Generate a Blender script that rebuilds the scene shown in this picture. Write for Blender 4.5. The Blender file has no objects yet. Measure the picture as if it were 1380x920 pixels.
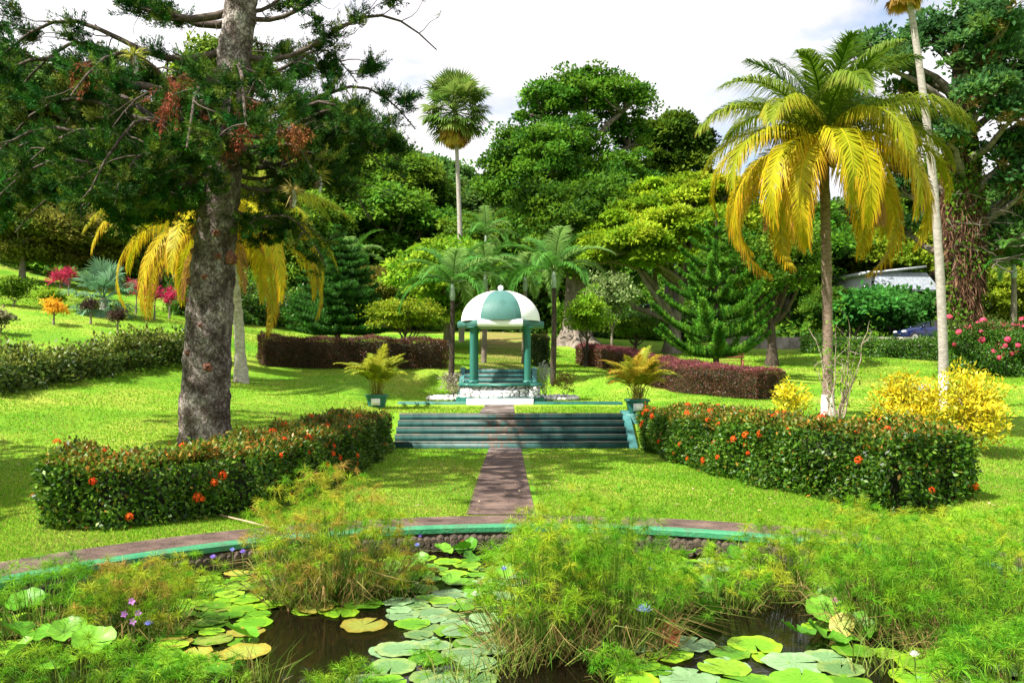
import bpy, math
import numpy as np
from math import radians, pi, sin, cos
R = np.random.default_rng
# ------------------------------------------------------------------ camera, sky, sun, exposure
scn = bpy.context.scene
COL = scn.collection
CAMZ = 2.3
cam_d = bpy.data.cameras.new("camera"); cam = bpy.data.objects.new("camera", cam_d); COL.objects.link(cam)
cam.location = (0, 0, CAMZ); cam.rotation_euler = (pi/2, 0, 0)
cam_d.sensor_width = 36; cam_d.lens = 30; cam_d.shift_y = 36/1380
cam_d.clip_start = 0.1; cam_d.clip_end = 3000
scn.camera = cam
SUN = np.array([-0.52, -0.30, 0.80]); SUN /= np.linalg.norm(SUN)
w = bpy.data.worlds.new("World"); scn.world = w; w.use_nodes = True
nt = w.node_tree; nt.nodes.clear(); N = nt.nodes.new; L = nt.links.new
out = N('ShaderNodeOutputWorld'); bg = N('ShaderNodeBackground'); L(bg.outputs[0], out.inputs[0])
sky = N('ShaderNodeTexSky'); sky.sky_type = 'NISHITA'; sky.sun_disc = False
sky.sun_elevation = math.asin(SUN[2]); sky.sun_rotation = math.atan2(SUN[0], SUN[1])
tc = N('ShaderNodeTexCoord'); mp = N('ShaderNodeMapping'); mp.inputs['Scale'].default_value = (1, 1, 2.2)
L(tc.outputs['Generated'], mp.inputs['Vector'])
nz = N('ShaderNodeTexNoise'); nz.inputs['Scale'].default_value = 2.3; nz.inputs['Detail'].default_value = 7; nz.inputs['Roughness'].default_value = .55
mp.inputs['Location'].default_value = (0.35, 0.1, 0.25)
L(mp.outputs[0], nz.inputs['Vector'])
cr = N('ShaderNodeValToRGB'); cr.color_ramp.elements[0].position = .385; cr.color_ramp.elements[1].position = .50
L(nz.outputs[0], cr.inputs[0])
nz2 = N('ShaderNodeTexNoise'); nz2.inputs['Scale'].default_value = 4.5; nz2.inputs['Detail'].default_value = 5
L(mp.outputs[0], nz2.inputs['Vector'])
ccol = N('ShaderNodeValToRGB'); e = ccol.color_ramp.elements
e[0].position = .35; e[0].color = (6.6, 6.3, 6.75, 1); e[1].position = .65; e[1].color = (8.6, 8.4, 8.7, 1)
L(nz2.outputs[0], ccol.inputs[0])
sb = N('ShaderNodeMix'); sb.data_type = 'RGBA'; sb.blend_type = 'MULTIPLY'; sb.inputs[0].default_value = 1
sb.inputs[7].default_value = (1.5, 1.45, 1.35, 1); L(sky.outputs[0], sb.inputs[6])
mx = N('ShaderNodeMix'); mx.data_type = 'RGBA'; L(cr.outputs[0], mx.inputs[0]); L(sb.outputs[2], mx.inputs[6]); L(ccol.outputs[0], mx.inputs[7])
L(mx.outputs[2], bg.inputs[0]); bg.inputs[1].default_value = 0.070
sl = bpy.data.lights.new("sun", 'SUN'); so = bpy.data.objects.new("sun", sl); COL.objects.link(so)
sl.energy = 5.0; sl.angle = radians(.6); sl.color = (1, .95, .86)
from mathutils import Vector, Matrix
so.rotation_euler = Vector(SUN).to_track_quat('Z', 'Y').to_euler()
so.location = (0, 0, 60)
vs = scn.view_settings; vs.view_transform = 'Standard'; vs.look = 'None'; vs.gamma = 1; vs.use_curve_mapping = False
vs.exposure = 1.3
scn.cycles.max_bounces = 6; scn.cycles.diffuse_bounces = 3; scn.cycles.glossy_bounces = 2
scn.cycles.transmission_bounces = 3; scn.cycles.transparent_max_bounces = 4
scn.cycles.caustics_reflective = False; scn.cycles.caustics_refractive = False

# ------------------------------------------------------------------ materials
MATS = {}
def newmat(name):
    m = bpy.data.materials.new(name); m.use_nodes = True
    n = m.node_tree; n.nodes.clear()
    o = n.nodes.new('ShaderNodeOutputMaterial')
    return m, n, n.nodes.new, n.links.new, o
def ramp(n, stops):
    r = n.nodes.new('ShaderNodeValToRGB'); el = r.color_ramp.elements
    while len(el) < len(stops): el.new(.5)
    for q, (p, c) in zip(el, stops): q.position = p; q.color = (*c, 1)
    return r
def mat(name, c1, c2=None, scale=6, rough=.6, bump=0, bscale=None, detail=6, spec=.3, c3=None, stretch=(1,1,1), metal=0, lo=.35, hi=.65):
    """two/three-colour noise material in object space with optional bump"""
    if name in MATS: return MATS[name]
    m, n, A, K, o = newmat(name)
    p = A('ShaderNodeBsdfPrincipled'); K(p.outputs[0], o.inputs[0])
    p.inputs['Roughness'].default_value = rough; p.inputs['Specular IOR Level'].default_value = spec; p.inputs['Metallic'].default_value = metal
    t = A('ShaderNodeTexCoord'); mpn = A('ShaderNodeMapping'); mpn.inputs['Scale'].default_value = stretch; K(t.outputs['Object'], mpn.inputs[0])
    z = A('ShaderNodeTexNoise'); z.inputs['Scale'].default_value = scale; z.inputs['Detail'].default_value = detail; z.inputs['Roughness'].default_value = .65
    K(mpn.outputs[0], z.inputs['Vector'])
    st = [(lo, c1), (hi, c2 or c1)] if c3 is None else [(lo, c1), ((lo+hi)/2, c2), (hi, c3)]
    r = ramp(n, st); K(z.outputs[0], r.inputs[0]); K(r.outputs[0], p.inputs['Base Color'])
    if bump:
        z2 = A('ShaderNodeTexNoise'); z2.inputs['Scale'].default_value = bscale or scale*3; z2.inputs['Detail'].default_value = 5; K(mpn.outputs[0], z2.inputs['Vector'])
        b = A('ShaderNodeBump'); b.inputs['Strength'].default_value = bump; b.inputs['Distance'].default_value = .05
        K(z2.outputs[0], b.inputs['Height']); K(b.outputs[0], p.inputs['Normal'])
    MATS[name] = m; return m
def leafmat(name, trans=.35, rough=.6, var=.16, spec=.1):
    if name in MATS: return MATS[name]
    m, n, A, K, o = newmat(name)
    at = A('ShaderNodeAttribute'); at.attribute_name = 'tint'
    oi = A('ShaderNodeObjectInfo')
    mr = A('ShaderNodeMapRange'); mr.inputs[3].default_value = 1-var; mr.inputs[4].default_value = 1+var; K(oi.outputs['Random'], mr.inputs[0])
    mh = A('ShaderNodeMapRange'); mh.inputs[3].default_value = .5-var*.12; mh.inputs[4].default_value = .5+var*.12; K(oi.outputs['Random'], mh.inputs[0])
    h = A('ShaderNodeHueSaturation'); K(at.outputs['Color'], h.inputs['Color']); K(mr.outputs[0], h.inputs['Value']); K(mh.outputs[0], h.inputs['Hue'])
    p = A('ShaderNodeBsdfPrincipled'); K(h.outputs[0], p.inputs['Base Color']); p.inputs['Roughness'].default_value = rough
    p.inputs['Specular IOR Level'].default_value = spec
    if trans:
        t = A('ShaderNodeBsdfTranslucent'); h2 = A('ShaderNodeHueSaturation'); h2.inputs['Value'].default_value = 1.5; h2.inputs['Hue'].default_value = .49
        K(h.outputs[0], h2.inputs['Color']); K(h2.outputs[0], t.inputs[0])
        s = A('ShaderNodeMixShader'); s.inputs[0].default_value = trans
        K(p.outputs[0], s.inputs[1]); K(t.outputs[0], s.inputs[2]); K(s.outputs[0], o.inputs[0])
    else: K(p.outputs[0], o.inputs[0])
    MATS[name] = m; return m
FOL = leafmat('foliage'); NEEDLE = leafmat('needles', .15, .7, .16, .06); GLOSSY = leafmat('glossy_leaf', .25, .42, .05, .22); PALM = leafmat('palm_leaf', .35, .45, .05)
BARK = mat('bark', (.10,.075,.055), (.26,.22,.18), 5, .9, .8, 14, stretch=(1,1,.35))
DARKBARK = mat('dark_bark', (.035,.026,.02), (.09,.065,.045), 6, .9, .8, 16, stretch=(1,1,.4))
TEAL = mat('teal_paint', (.010,.065,.048), (.02,.13,.10), 3, .5, .15, 20, c3=(.03,.155,.12), stretch=(1,1,.3), lo=.3, hi=.6)
WHITE = mat('white_paint', (.50,.49,.44), (.78,.78,.76), 2.5, .55, .08, 12, c3=(.84,.84,.82), stretch=(1,1,.35), lo=.28, hi=.5, detail=9)

# ------------------------------------------------------------------ mesh helpers
def lin(n): return n
class G:
    """collects vertices, faces and a per-vertex tint"""
    def __init__(s): s.V=[]; s.F={}; s.C=[]; s.n=0
    def add(s, V, F, C=None):
        V = np.asarray(V, float).reshape(-1, 3); F = np.asarray(F, int)
        s.V.append(V); s.F.setdefault(F.shape[1], []).append(F + s.n)
        C = np.ones((len(V), 3))*.5 if C is None else np.broadcast_to(np.asarray(C, float), (len(V), 3))
        s.C.append(C); s.n += len(V); return s
    def merge(s, g, off=(0,0,0)):
        if not g.V: return s
        base = s.n; V = np.vstack(g.V)+np.asarray(off); s.V.append(V); s.C.append(np.vstack(g.C)); s.n += len(V)
        for k, fs in g.F.items(): s.F.setdefault(k, []).append(np.vstack(fs)+base)
        return s
    def xform(s, M=None, off=(0,0,0), sc=1):
        for i, V in enumerate(s.V):
            V = V*sc
            if M is not None: V = V @ np.asarray(M).T
            s.V[i] = V+np.asarray(off)
        return s
    def build(s, name, m, parent=None, loc=(0,0,0), smooth=False):
        me = bpy.data.meshes.new(name)
        V = np.vstack(s.V).astype(np.float32); me.vertices.add(len(V)); me.vertices.foreach_set('co', V.ravel())
        li, ls, lt, c = [], [], [], 0
        for k, fs in s.F.items():
            f = np.vstack(fs); li.append(f.ravel()); ls.append(c+np.arange(len(f))*k); lt.append(np.full(len(f), k)); c += f.size
        li = np.concatenate(li).astype(np.int32); ls = np.concatenate(ls).astype(np.int32); lt = np.concatenate(lt).astype(np.int32)
        me.loops.add(len(li)); me.loops.foreach_set('vertex_index', li)
        me.polygons.add(len(ls)); me.polygons.foreach_set('loop_start', ls); me.polygons.foreach_set('loop_total', lt)
        if smooth: me.polygons.foreach_set('use_smooth', np.ones(len(ls), bool))
        a = me.attributes.new('tint', 'FLOAT_COLOR', 'POINT')
        Cc = np.ones((len(V), 4), np.float32); Cc[:, :3] = np.vstack(s.C); a.data.foreach_set('color', Cc.ravel())
        me.update(calc_edges=True); me.validate()
        for mm in (m if isinstance(m, (list, tuple)) else [m]): me.materials.append(mm)
        o = bpy.data.objects.new(name, me); COL.objects.link(o); o.location = loc
        if parent: o.parent = parent
        return o
def tag(o, label=None, cat=None, group=None, kind=None):
    for k, v in (('label', label), ('category', cat), ('group', group), ('kind', kind)):
        if v: o[k] = v
    return o
def thing(name, label, cat, loc=(0,0,0), rz=0, group=None, sc=1):
    o = bpy.data.objects.new(name, None); COL.objects.link(o); o.location = [float(q) for q in loc]; o.rotation_euler = (0,0,rz)
    o.scale = (sc,sc,sc) if np.isscalar(sc) else sc
    o.empty_display_size = .1
    return tag(o, label, cat, group)
def dup(root, loc, rz=0, sc=1, label=None, group=None):
    def cp(o, par):
        c = o.copy(); COL.objects.link(c); c.parent = par
        for ch in list(o.children): cp(ch, c)
        return c
    r = cp(root, None); r.location = [float(q) for q in loc]; r.rotation_euler = (0,0,rz); r.scale = (sc,sc,sc) if np.isscalar(sc) else sc
    if label: r['label'] = label
    if group: r['group'] = group
    elif 'group' in r: del r['group']
    return r
def unit(v): return v/np.maximum(np.linalg.norm(v, axis=-1, keepdims=True), 1e-9)
def box(g, x0, x1, y0, y1, z0, z1, c=None, bev=0):
    if bev:
        b = bev; ring = lambda i, z: [(x0+i+0*b,y0+b+i,z),(x0+b+i,y0+i,z),(x1-b-i,y0+i,z),(x1-i,y0+b+i,z),(x1-i,y1-b-i,z),(x1-b-i,y1-i,z),(x0+b+i,y1-i,z),(x0+i,y1-b-i,z)]
        V = ring(b,z0)+ring(0,z0+b)+ring(0,z1-b)+ring(b,z1); F = []
        for k in range(3):
            for i in range(8): F.append((k*8+i, k*8+(i+1)%8, k*8+8+(i+1)%8, k*8+8+i))
        g.add(V, F, c); g.add(V[24:], [tuple(range(8))], c); g.add(V[:8][::-1], [tuple(range(8))], c)
        return g
    V = [(x0,y0,z0),(x1,y0,z0),(x1,y1,z0),(x0,y1,z0),(x0,y0,z1),(x1,y0,z1),(x1,y1,z1),(x0,y1,z1)]
    g.add(V, [(3,2,1,0),(4,5,6,7),(0,1,5,4),(1,2,6,5),(2,3,7,6),(3,0,4,7)], c); return g
def tube(g, P, r, n=8, c=None, cap=True, rough=0, rng=None, sq=None):
    P = np.asarray(P, float); k = len(P); r = np.broadcast_to(np.asarray(r, float), (k,))
    T = unit(np.gradient(P, axis=0)); ref = np.array([0,0,1.]) if abs(T[0,2]) < .9 else np.array([1.,0,0])
    A = unit(np.cross(T, ref)); B = np.cross(T, A); a = np.arange(n)*2*pi/n
    rr = r[:, None]*np.ones((k, n))
    if rough: rr = rr*(1+rough*rng.standard_normal((k, n)))
    V = P[:, None]+rr[..., None]*(np.cos(a)[None, :, None]*A[:, None]+np.sin(a)[None, :, None]*B[:, None])
    i = np.arange(k-1)[:, None]*n; j = np.arange(n)[None]; j2 = (j+1) % n
    F = np.stack([i+j, i+j2, i+n+j2, i+n+j], -1).reshape(-1, 4)
    C = None
    if c is not None:
        c = np.asarray(c, float); C = np.broadcast_to(c if c.ndim == 1 else np.repeat(c, n, 0), (k*n, 3))
    g.add(V.reshape(-1, 3), F[:, ::-1], C)
    if cap:
        g.add(V[-1], [tuple(range(n))[::-1]], None if C is None else C[-n:]); g.add(V[0], [tuple(range(n))], None if C is None else C[:n])
    return g
def lathe(g, prof, n=24, c=None, a0=0, a1=2*pi, ctr=(0,0)):
    prof = np.asarray(prof, float); full = abs(a1-a0-2*pi) < 1e-6; m = n if full else n+1
    a = a0+(a1-a0)*np.arange(m)/n
    V = np.stack([ctr[0]+prof[:, 0:1]*np.cos(a), ctr[1]+prof[:, 0:1]*np.sin(a), np.repeat(prof[:, 1:2], m, 1)], -1)
    i = np.arange(len(prof)-1)[:, None]*m; j = np.arange(n)[None]; j2 = (j+1) % m if full else j+1
    g.add(V.reshape(-1, 3), np.stack([i+j, i+j2, i+m+j2, i+m+j], -1).reshape(-1, 4), c); return g
def leaves(g, P, D, U, Ln, W, C, fold=.15):
    """diamond leaves: base P, axis D, face normal ~U"""
    n = len(P); D = unit(D); S = unit(np.cross(D, U)); Nn = np.cross(S, D)
    Ln = np.broadcast_to(Ln, (n,))[:, None]; W = np.broadcast_to(W, (n,))[:, None]
    mid = P+D*Ln*.45
    V = np.stack([P, mid+S*W*.5+Nn*W*fold, P+D*Ln, mid-S*W*.5+Nn*W*fold], 1)
    g.add(V.reshape(-1, 3), np.arange(n*4).reshape(n, 4), np.repeat(C, 4, 0)); return g
def strips(g, A, B, Cc, w0, w1, Up, cA, cB=None, cC=None):
    """two-segment tapering blades A-B-Cc; w0 at A, w1 at B, 0 at the tip"""
    n = len(A); S = unit(np.cross(B-A, Up)); w0 = np.broadcast_to(w0, (n,))[:, None]/2; w1 = np.broadcast_to(w1, (n,))[:, None]/2
    V = np.stack([A+S*w0, A-S*w0, B-S*w1, B+S*w1, Cc], 1).reshape(-1, 3)
    cB = cA if cB is None else cB; cC = cB if cC is None else cC
    C = np.stack([cA, cA, cB, cB, cC], 1).reshape(-1, 3); i = np.arange(n)[:, None]*5
    base = g.n
    g.add(V, i+np.array([0,1,2,3]), C)
    g.F.setdefault(3, []).append(i+np.array([3,2,4])+base); return g
def pal(rng, n, cols, var=.15):
    cols = np.asarray(cols, float); t = rng.random(n)*(len(cols)-1); i = np.minimum(t.astype(int), len(cols)-2) if len(cols) > 1 else np.zeros(n, int)
    f = (t-i)[:, None]; c = cols[i]*(1-f)+cols[np.minimum(i+1, len(cols)-1)]*f
    return c*(1+var*rng.standard_normal((n, 1)))
def rdir(rng, n): return unit(rng.standard_normal((n, 3)))
def sm(a, b, x): t = np.clip((x-a)/(b-a), 0, 1); return t*t*(3-2*t)

# ------------------------------------------------------------------ terrain
F0 = 1150.0
def K(px, py, D): return ((px-690)/F0*D, D, CAMZ-(py-496)/F0*D)
PC = np.array([.27, 5.5]); PR = 6.7
kn = [K(0,640,16),K(0,750,10.4),K(240,596,18),K(400,545,27),K(500,528,31),K(0,524,24),K(240,482,33),K(0,430,35),K(0,386,50),
      K(130,432,38),K(240,432,42),K(400,462,48),K(1380,620,18),K(1380,560,27),K(1380,528,36),K(1000,502,42),K(1045,540,30),K(900,545,29),
      K(783,493,47),K(1200,500,44),K(1100,478,52),K(1230,468,56),K(1380,464,58),K(1000,468,56),K(700,450,60),K(640,450,60),K(560,452,58),
      K(550,505,36),K(350,513,33.5),K(420,512,34),K(300,506,33),K(820,500,40),K(455,468,45),K(460,445,60),K(1100,585,21),
      (0,26,.92),(-4,30,1.0),(4,30,1.0),(0,34,1.07),(-1,39,2.35),(-4,26,.95),(4,26,.9),(-8,13,.15),(9,14,.1),(-12,8,.1),(12,8,0),(0,0,.5),(-14,-4,.6),(14,-4,.5),
      K(250,400,60),K(100,370,66),(-60,40,14),(-48,20,8),(-60,90,27),(-30,90,20),(-12,85,9),(0,90,8),(15,90,7),(40,80,7),(40,50,4.2),(45,20,1.5),(60,100,14),
      (0,130,20),(-50,150,36),(50,150,24),(-30,120,30),(-14,110,20),(20,125,17)]
kn = np.array(kn, float)
def phi(r2): return .5*r2*np.log(np.maximum(r2, 1e-9))
_d = ((kn[:, None, :2]-kn[None, :, :2])**2).sum(-1); _n = len(kn)
_A = np.zeros((_n+3, _n+3)); _A[:_n, :_n] = phi(_d)+np.eye(_n)*6.0
_P = np.hstack([np.ones((_n, 1)), kn[:, :2]]); _A[:_n, _n:] = _P; _A[_n:, :_n] = _P.T
_W = np.linalg.solve(_A, np.concatenate([kn[:, 2], np.zeros(3)]))
def gz(x, y):
    x = np.asarray(x, float); y = np.asarray(y, float); sh = np.broadcast(x, y).shape
    X = np.broadcast_to(x, sh).ravel(); Y = np.broadcast_to(y, sh).ravel()
    Xc = np.clip(X, -70, 70); Yc = np.clip(Y, -6, 160)
    out = np.empty(len(X))
    for s in range(0, len(X), 20000):
        q = slice(s, s+20000); d = (Xc[q, None]-kn[None, :, 0])**2+(Yc[q, None]-kn[None, :, 1])**2
        out[q] = phi(d)@_W[:_n]+_W[_n]+Xc[q]*_W[_n+1]+Yc[q]*_W[_n+2]
    z = out
    # gazebo terrace, upper grass strip, inner lawn, pond surround
    m = (1-sm(2.9, 5.6, abs(X+.4)))*sm(29.5, 30.7, Y)*(1-sm(35.4, 38.5, Y)); z = z*(1-m)+1.07*m
    m = (1-sm(1.6, 3.2, abs(X+.6)))*sm(35.9, 36.3, Y)*(1-sm(38.3, 39.2, Y)); rampz = 1.0+np.clip((Y-36.3)/2.1, 0, 1)*1.2; z = z*(1-m)+rampz*m
    wl = np.interp(Y, [12, 13.8, 18.4, 24.5, 31], [5.8, 4.6, 3.5, 3.5, 4.2]); wr = np.interp(Y, [12, 13.8, 18.4, 24.5, 31], [7, 6.2, 4.5, 3.6, 4.2])
    ww = np.where(X < 0, wl, wr); inn = 1-sm(0, 1.4, abs(X)-ww)
    prof = np.where(Y < 24.5, 0, np.where(Y < 26.08, np.clip(.526*(Y-24.85)+.06, -.1, .8), .92+0*Y))
    m = inn*(1-sm(30.4, 30.62, Y)); z = z*(1-m)+prof*m
    r = np.hypot(X-PC[0], Y-PC[1]); m = (1-sm(7.7, 9.6, r))*sm(2, 3.5, Y); z = z*(1-m)
    hole = (r < PR+.12) & (Y > 3.75); z = np.where(hole, -2.0, z)
    return z.reshape(sh) if sh else float(z[0])
def at(px, D, dz=0):
    x = (px-690)/F0*D; return np.array([x, D, gz(x, D)+dz])
def axis(a, b, step, lo, hi):
    c = list(np.arange(a, b+1e-6, step)); s = step
    while c[-1] < hi: s *= 1.12; c.append(c[-1]+s)
    s = step
    while c[0] > lo: s *= 1.12; c.insert(0, c[0]-s)
    return np.array(c)
GX = axis(-13, 13, .2, -500, 500); GY = axis(2, 42, .2, -150, 900)
X, Y = np.meshgrid(GX, GY); Z = gz(X, Y)
Z = Z+(np.sin(X*.9+Y*.31)*np.sin(Y*.7-X*.2)*.03+.02*np.sin(X*2.3+1)*np.sin(Y*1.9))*sm(14, 30, np.hypot(X, Y-8))*(abs(X) > 5)
g = G(); nx = len(GX); ny = len(GY); i = np.arange(ny-1)[:, None]*nx; j = np.arange(nx-1)[None]
g.add(np.stack([X, Y, Z], -1).reshape(-1, 3), np.stack([i+j, i+j+1, i+nx+j+1, i+nx+j], -1).reshape(-1, 4))
m, n, A, Kk, o = newmat('lawn')
p = A('ShaderNodeBsdfPrincipled'); Kk(p.outputs[0], o.inputs[0]); p.inputs['Roughness'].default_value = .8; p.inputs['Specular IOR Level'].default_value = .08
t = A('ShaderNodeTexCoord')
def noise(s, d=5, rg=.6):
    q = A('ShaderNodeTexNoise'); q.inputs['Scale'].default_value = s; q.inputs['Detail'].default_value = d; q.inputs['Roughness'].default_value = rg; Kk(t.outputs['Object'], q.inputs['Vector']); return q
n1 = noise(.35); r1 = ramp(n, [(.34, (.085,.23,.012)), (.48, (.15,.30,.018)), (.66, (.28,.34,.045))]); Kk(n1.outputs[0], r1.inputs[0])
n2 = noise(5, 8, .75); r2 = ramp(n, [(.3, (.7,.75,.65)), (.5, (1,1,1)), (.72, (1.25,1.12,1.2))]); Kk(n2.outputs[0], r2.inputs[0])
mm = A('ShaderNodeMix'); mm.data_type = 'RGBA'; mm.blend_type = 'MULTIPLY'; mm.inputs[0].default_value = 1; Kk(r1.outputs[0], mm.inputs[6]); Kk(r2.outputs[0], mm.inputs[7])
n3 = noise(1.3, 6, .7); r3 = ramp(n, [(.62, (0,0,0)), (.75, (.6,.6,.6))]); Kk(n3.outputs[0], r3.inputs[0])
m3 = A('ShaderNodeMix'); m3.data_type = 'RGBA'; Kk(r3.outputs[0], m3.inputs[0]); Kk(mm.outputs[2], m3.inputs[6]); m3.inputs[7].default_value = (.19,.17,.045,1)
# woodland floor litter takes over from the mown grass beyond the garden
sx = A('ShaderNodeSeparateXYZ'); Kk(t.outputs['Object'], sx.inputs[0]); wn = A('ShaderNodeMath'); wn.operation = 'MULTIPLY_ADD'; wn.inputs[1].default_value = 12; Kk(n3.outputs[0], wn.inputs[0]); Kk(sx.outputs[1], wn.inputs[2])
wr = A('ShaderNodeMapRange'); wr.inputs[1].default_value = 67; wr.inputs[2].default_value = 71; Kk(wn.outputs[0], wr.inputs[0])
m5 = A('ShaderNodeMix'); m5.data_type = 'RGBA'; Kk(wr.outputs[0], m5.inputs[0]); Kk(m3.outputs[2], m5.inputs[6]); m5.inputs[7].default_value = (.028,.045,.014,1)
Kk(m5.outputs[2], p.inputs['Base Color'])
n4 = noise(22, 6, .7); b = A('ShaderNodeBump'); b.inputs['Strength'].default_value = .9; b.inputs['Distance'].default_value = .06; Kk(n4.outputs[0], b.inputs['Height']); Kk(b.outputs[0], p.inputs['Normal'])
LAWN = m
tag(g.build('ground', LAWN, smooth=True), 'sloping green garden lawn', None, None, 'structure')

# short grass blades on the near lawns
rng = R(5)
pyy = rng.uniform(500, 790, 420000); D = np.clip(2.3*F0/(pyy-496), 9, 46)*rng.uniform(.85, 1.15, len(pyy)); px = rng.uniform(-60, 1440, len(pyy))
x = (px-690)/F0*D; y = D; z = gz(x, y)
ok = (z > -.5) & (np.hypot(x-PC[0], y-PC[1]) > 7.85) & ~((abs(x+.12) < .56) & (y < 24.6)) & ~((abs(x+.42) < .56) & (y > 26) & (y < 30.7)) & ~((abs(x) < 3.6) & (y > 24.45) & (y < 26.3)) \
    & ~((abs(x+.42) < 1.7) & (y > 30.4) & (y < 34.4)) & ~((abs(y-30.65) < .2) & (abs(x) < 4.2)) & ~((abs(x+.6) < 1.7) & (y > 36) & (y < 38.6))
P = np.stack([x, y, z], 1)[ok]; D = D[ok]; n_ = len(P)
d = rdir(rng, n_)*.55; d[:, 2] = 1; s = .013+.014*rng.random(n_)+D*.0008
big = np.sin(P[:, 0]*.8+1.3*np.sin(P[:, 1]*.35))*.5+.5
c = pal(rng, n_, [(.09,.245,.012), (.165,.325,.02), (.29,.38,.045)], .15); 
pt = np.sin(P[:,0]*1.7+np.sin(P[:,1]*1.1)*1.5)*np.sin(P[:,1]*1.3+P[:,0]*.4)+rng.normal(0,.35,n_); c = np.where((pt > .75)[:, None], c*[1.45,1.12,1.6], c); c = np.where((pt < -.8)[:, None], c*[.8,.9,.8], c)
pw = np.sin(P[:,0]*.55+2)*np.sin(P[:,1]*.42+.8)+.5*np.sin(P[:,0]*2.9+P[:,1]*2.2); c = c*(1+np.clip(pw,-.6,1)[:, None]*[.22,.04,.5]); c = np.where((rng.random(n_) < .07+.12*(pw > .7))[:, None], [.28,.23,.08], c)
S = unit(np.cross(d, rdir(rng, n_))); wd = (.004+D*.00045)[:, None]
g = G(); g.add(np.stack([P-S*wd, P+S*wd, P+unit(d)*s[:, None]*1.2], 1).reshape(-1, 3), np.arange(n_*3).reshape(-1, 3), np.repeat(c, 3, 0))
tag(g.build('grass', leafmat('grass_blade', .5, .7, .0, .03)), 'short mown green grass of the garden lawns', None, None, 'stuff')
# ------------------------------------------------------------------ pond, ring path, walkways
a_end = math.asin((3.6-PC[1])/PR); A0, A1 = a_end, pi-a_end
def arc(r, n=160): a = np.linspace(A0, A1, n); return np.stack([PC[0]+r*np.cos(a), PC[1]+r*np.sin(a)], 1)
def band(g, r0, r1, z0, z1, c=None):
    p, q = arc(r0), arc(r1); n = len(p)
    V = np.vstack([np.c_[p, np.full(n, z0)], np.c_[q, np.full(n, z1)]]); i = np.arange(n-1)[:, None]
    g.add(V, np.hstack([i, i+n, i+n+1, i+1]), c); return g
WATERZ = -.3
m, n, A, Kk, o = newmat('pond_water')
p = A('ShaderNodeBsdfPrincipled'); Kk(p.outputs[0], o.inputs[0]); p.inputs['Base Color'].default_value = (.005,.0035,.0018,1); p.inputs['Roughness'].default_value = .06
p.inputs['IOR'].default_value = 1.33; p.inputs['Specular IOR Level'].default_value = .3
t = A('ShaderNodeTexCoord'); q = A('ShaderNodeTexNoise'); q.inputs['Scale'].default_value = 3.5; q.inputs['Detail'].default_value = 4; Kk(t.outputs['Object'], q.inputs['Vector'])
b = A('ShaderNodeBump'); b.inputs['Strength'].default_value = .06; b.inputs['Distance'].default_value = .05; Kk(q.outputs[0], b.inputs['Height']); Kk(b.outputs[0], p.inputs['Normal'])
WATER = m
pts = arc(PR-.05); g = G(); g.add(np.c_[pts, np.full(len(pts), WATERZ)], [tuple(range(len(pts)))])
tag(g.build('water', WATER), kind='structure')
PATHM = mat('path_concrete', (.045,.028,.022), (.10,.066,.052), 2.2, .92, .8, 30, c3=(.17,.115,.088), detail=12)
g = G(); band(g, PR+.19, PR+1.1, .012, .012); band(g, PR+1.1, PR+1.12, .012, -.1)
tag(g.build('pond_path', PATHM), kind='structure')
KERBM = mat('kerb_green_paint', (.02,.15,.065), (.04,.22,.10), 3, .6, .3, 25, c3=(.07,.085,.05), lo=.32, hi=.7, detail=12)
STONEM = mat('wet_stone', (.035,.028,.02), (.11,.08,.055), 7, .85, .9, 18)
pk = thing('pond_kerb', 'long curved green painted kerb edging the far side of the lily pond', 'kerb', (0,0,0))
g = G(); band(g, PR-.02, PR+.01, .035, .055); band(g, PR+.01, PR+.17, .055, .055); band(g, PR+.17, PR+.19, .055, .0); band(g, PR-.02, PR-.02, .035, -.03)
v0 = g.build('coping', KERBM, pk)
g = G(); band(g, PR, PR+.02, -.9, -.015)
for q in range(260):   # rough stones bedded in the wall below the coping
    a = A0+(A1-A0)*(q+.5)/260
    r_ = R(q); cx, cy = PC[0]+(PR-.01)*cos(a), PC[1]+(PR-.01)*sin(a); wx = .05+.03*r_.random(); hz = .09+.05*r_.random()
    P = rdir(r_, 14)*[wx, wx, hz]; M = np.array([[-sin(a), cos(a), 0], [cos(a), sin(a), 0], [0,0,1]])
    th = np.linspace(0, 2*pi, 8, endpoint=False)
    for k, zz in enumerate((-.34+hz, -.15)):
        ring = np.stack([wx*1.1*np.cos(th)*(1+.1*r_.standard_normal(8)), np.full(8, 0.0), hz*np.sin(th)*.8], 1)
        inner = ring*.6+[0, -.035-.02*r_.random(), 0]
        V = np.vstack([ring, inner])@M.T*1.0; V = np.vstack([ring@np.array([[-sin(a),cos(a),0],[cos(a),sin(a),0],[0,0,1]]), inner@np.array([[-sin(a),cos(a),0],[cos(a),sin(a),0],[0,0,1]])])
        j = np.arange(8); F = np.stack([j, (j+1)%8, 8+(j+1)%8, 8+j], 1)
        g.add(V+[cx, cy, zz], F); g.add(V[8:]+[cx, cy, zz], [tuple(range(8))])
g.build('retaining_wall', STONEM, pk)
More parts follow.
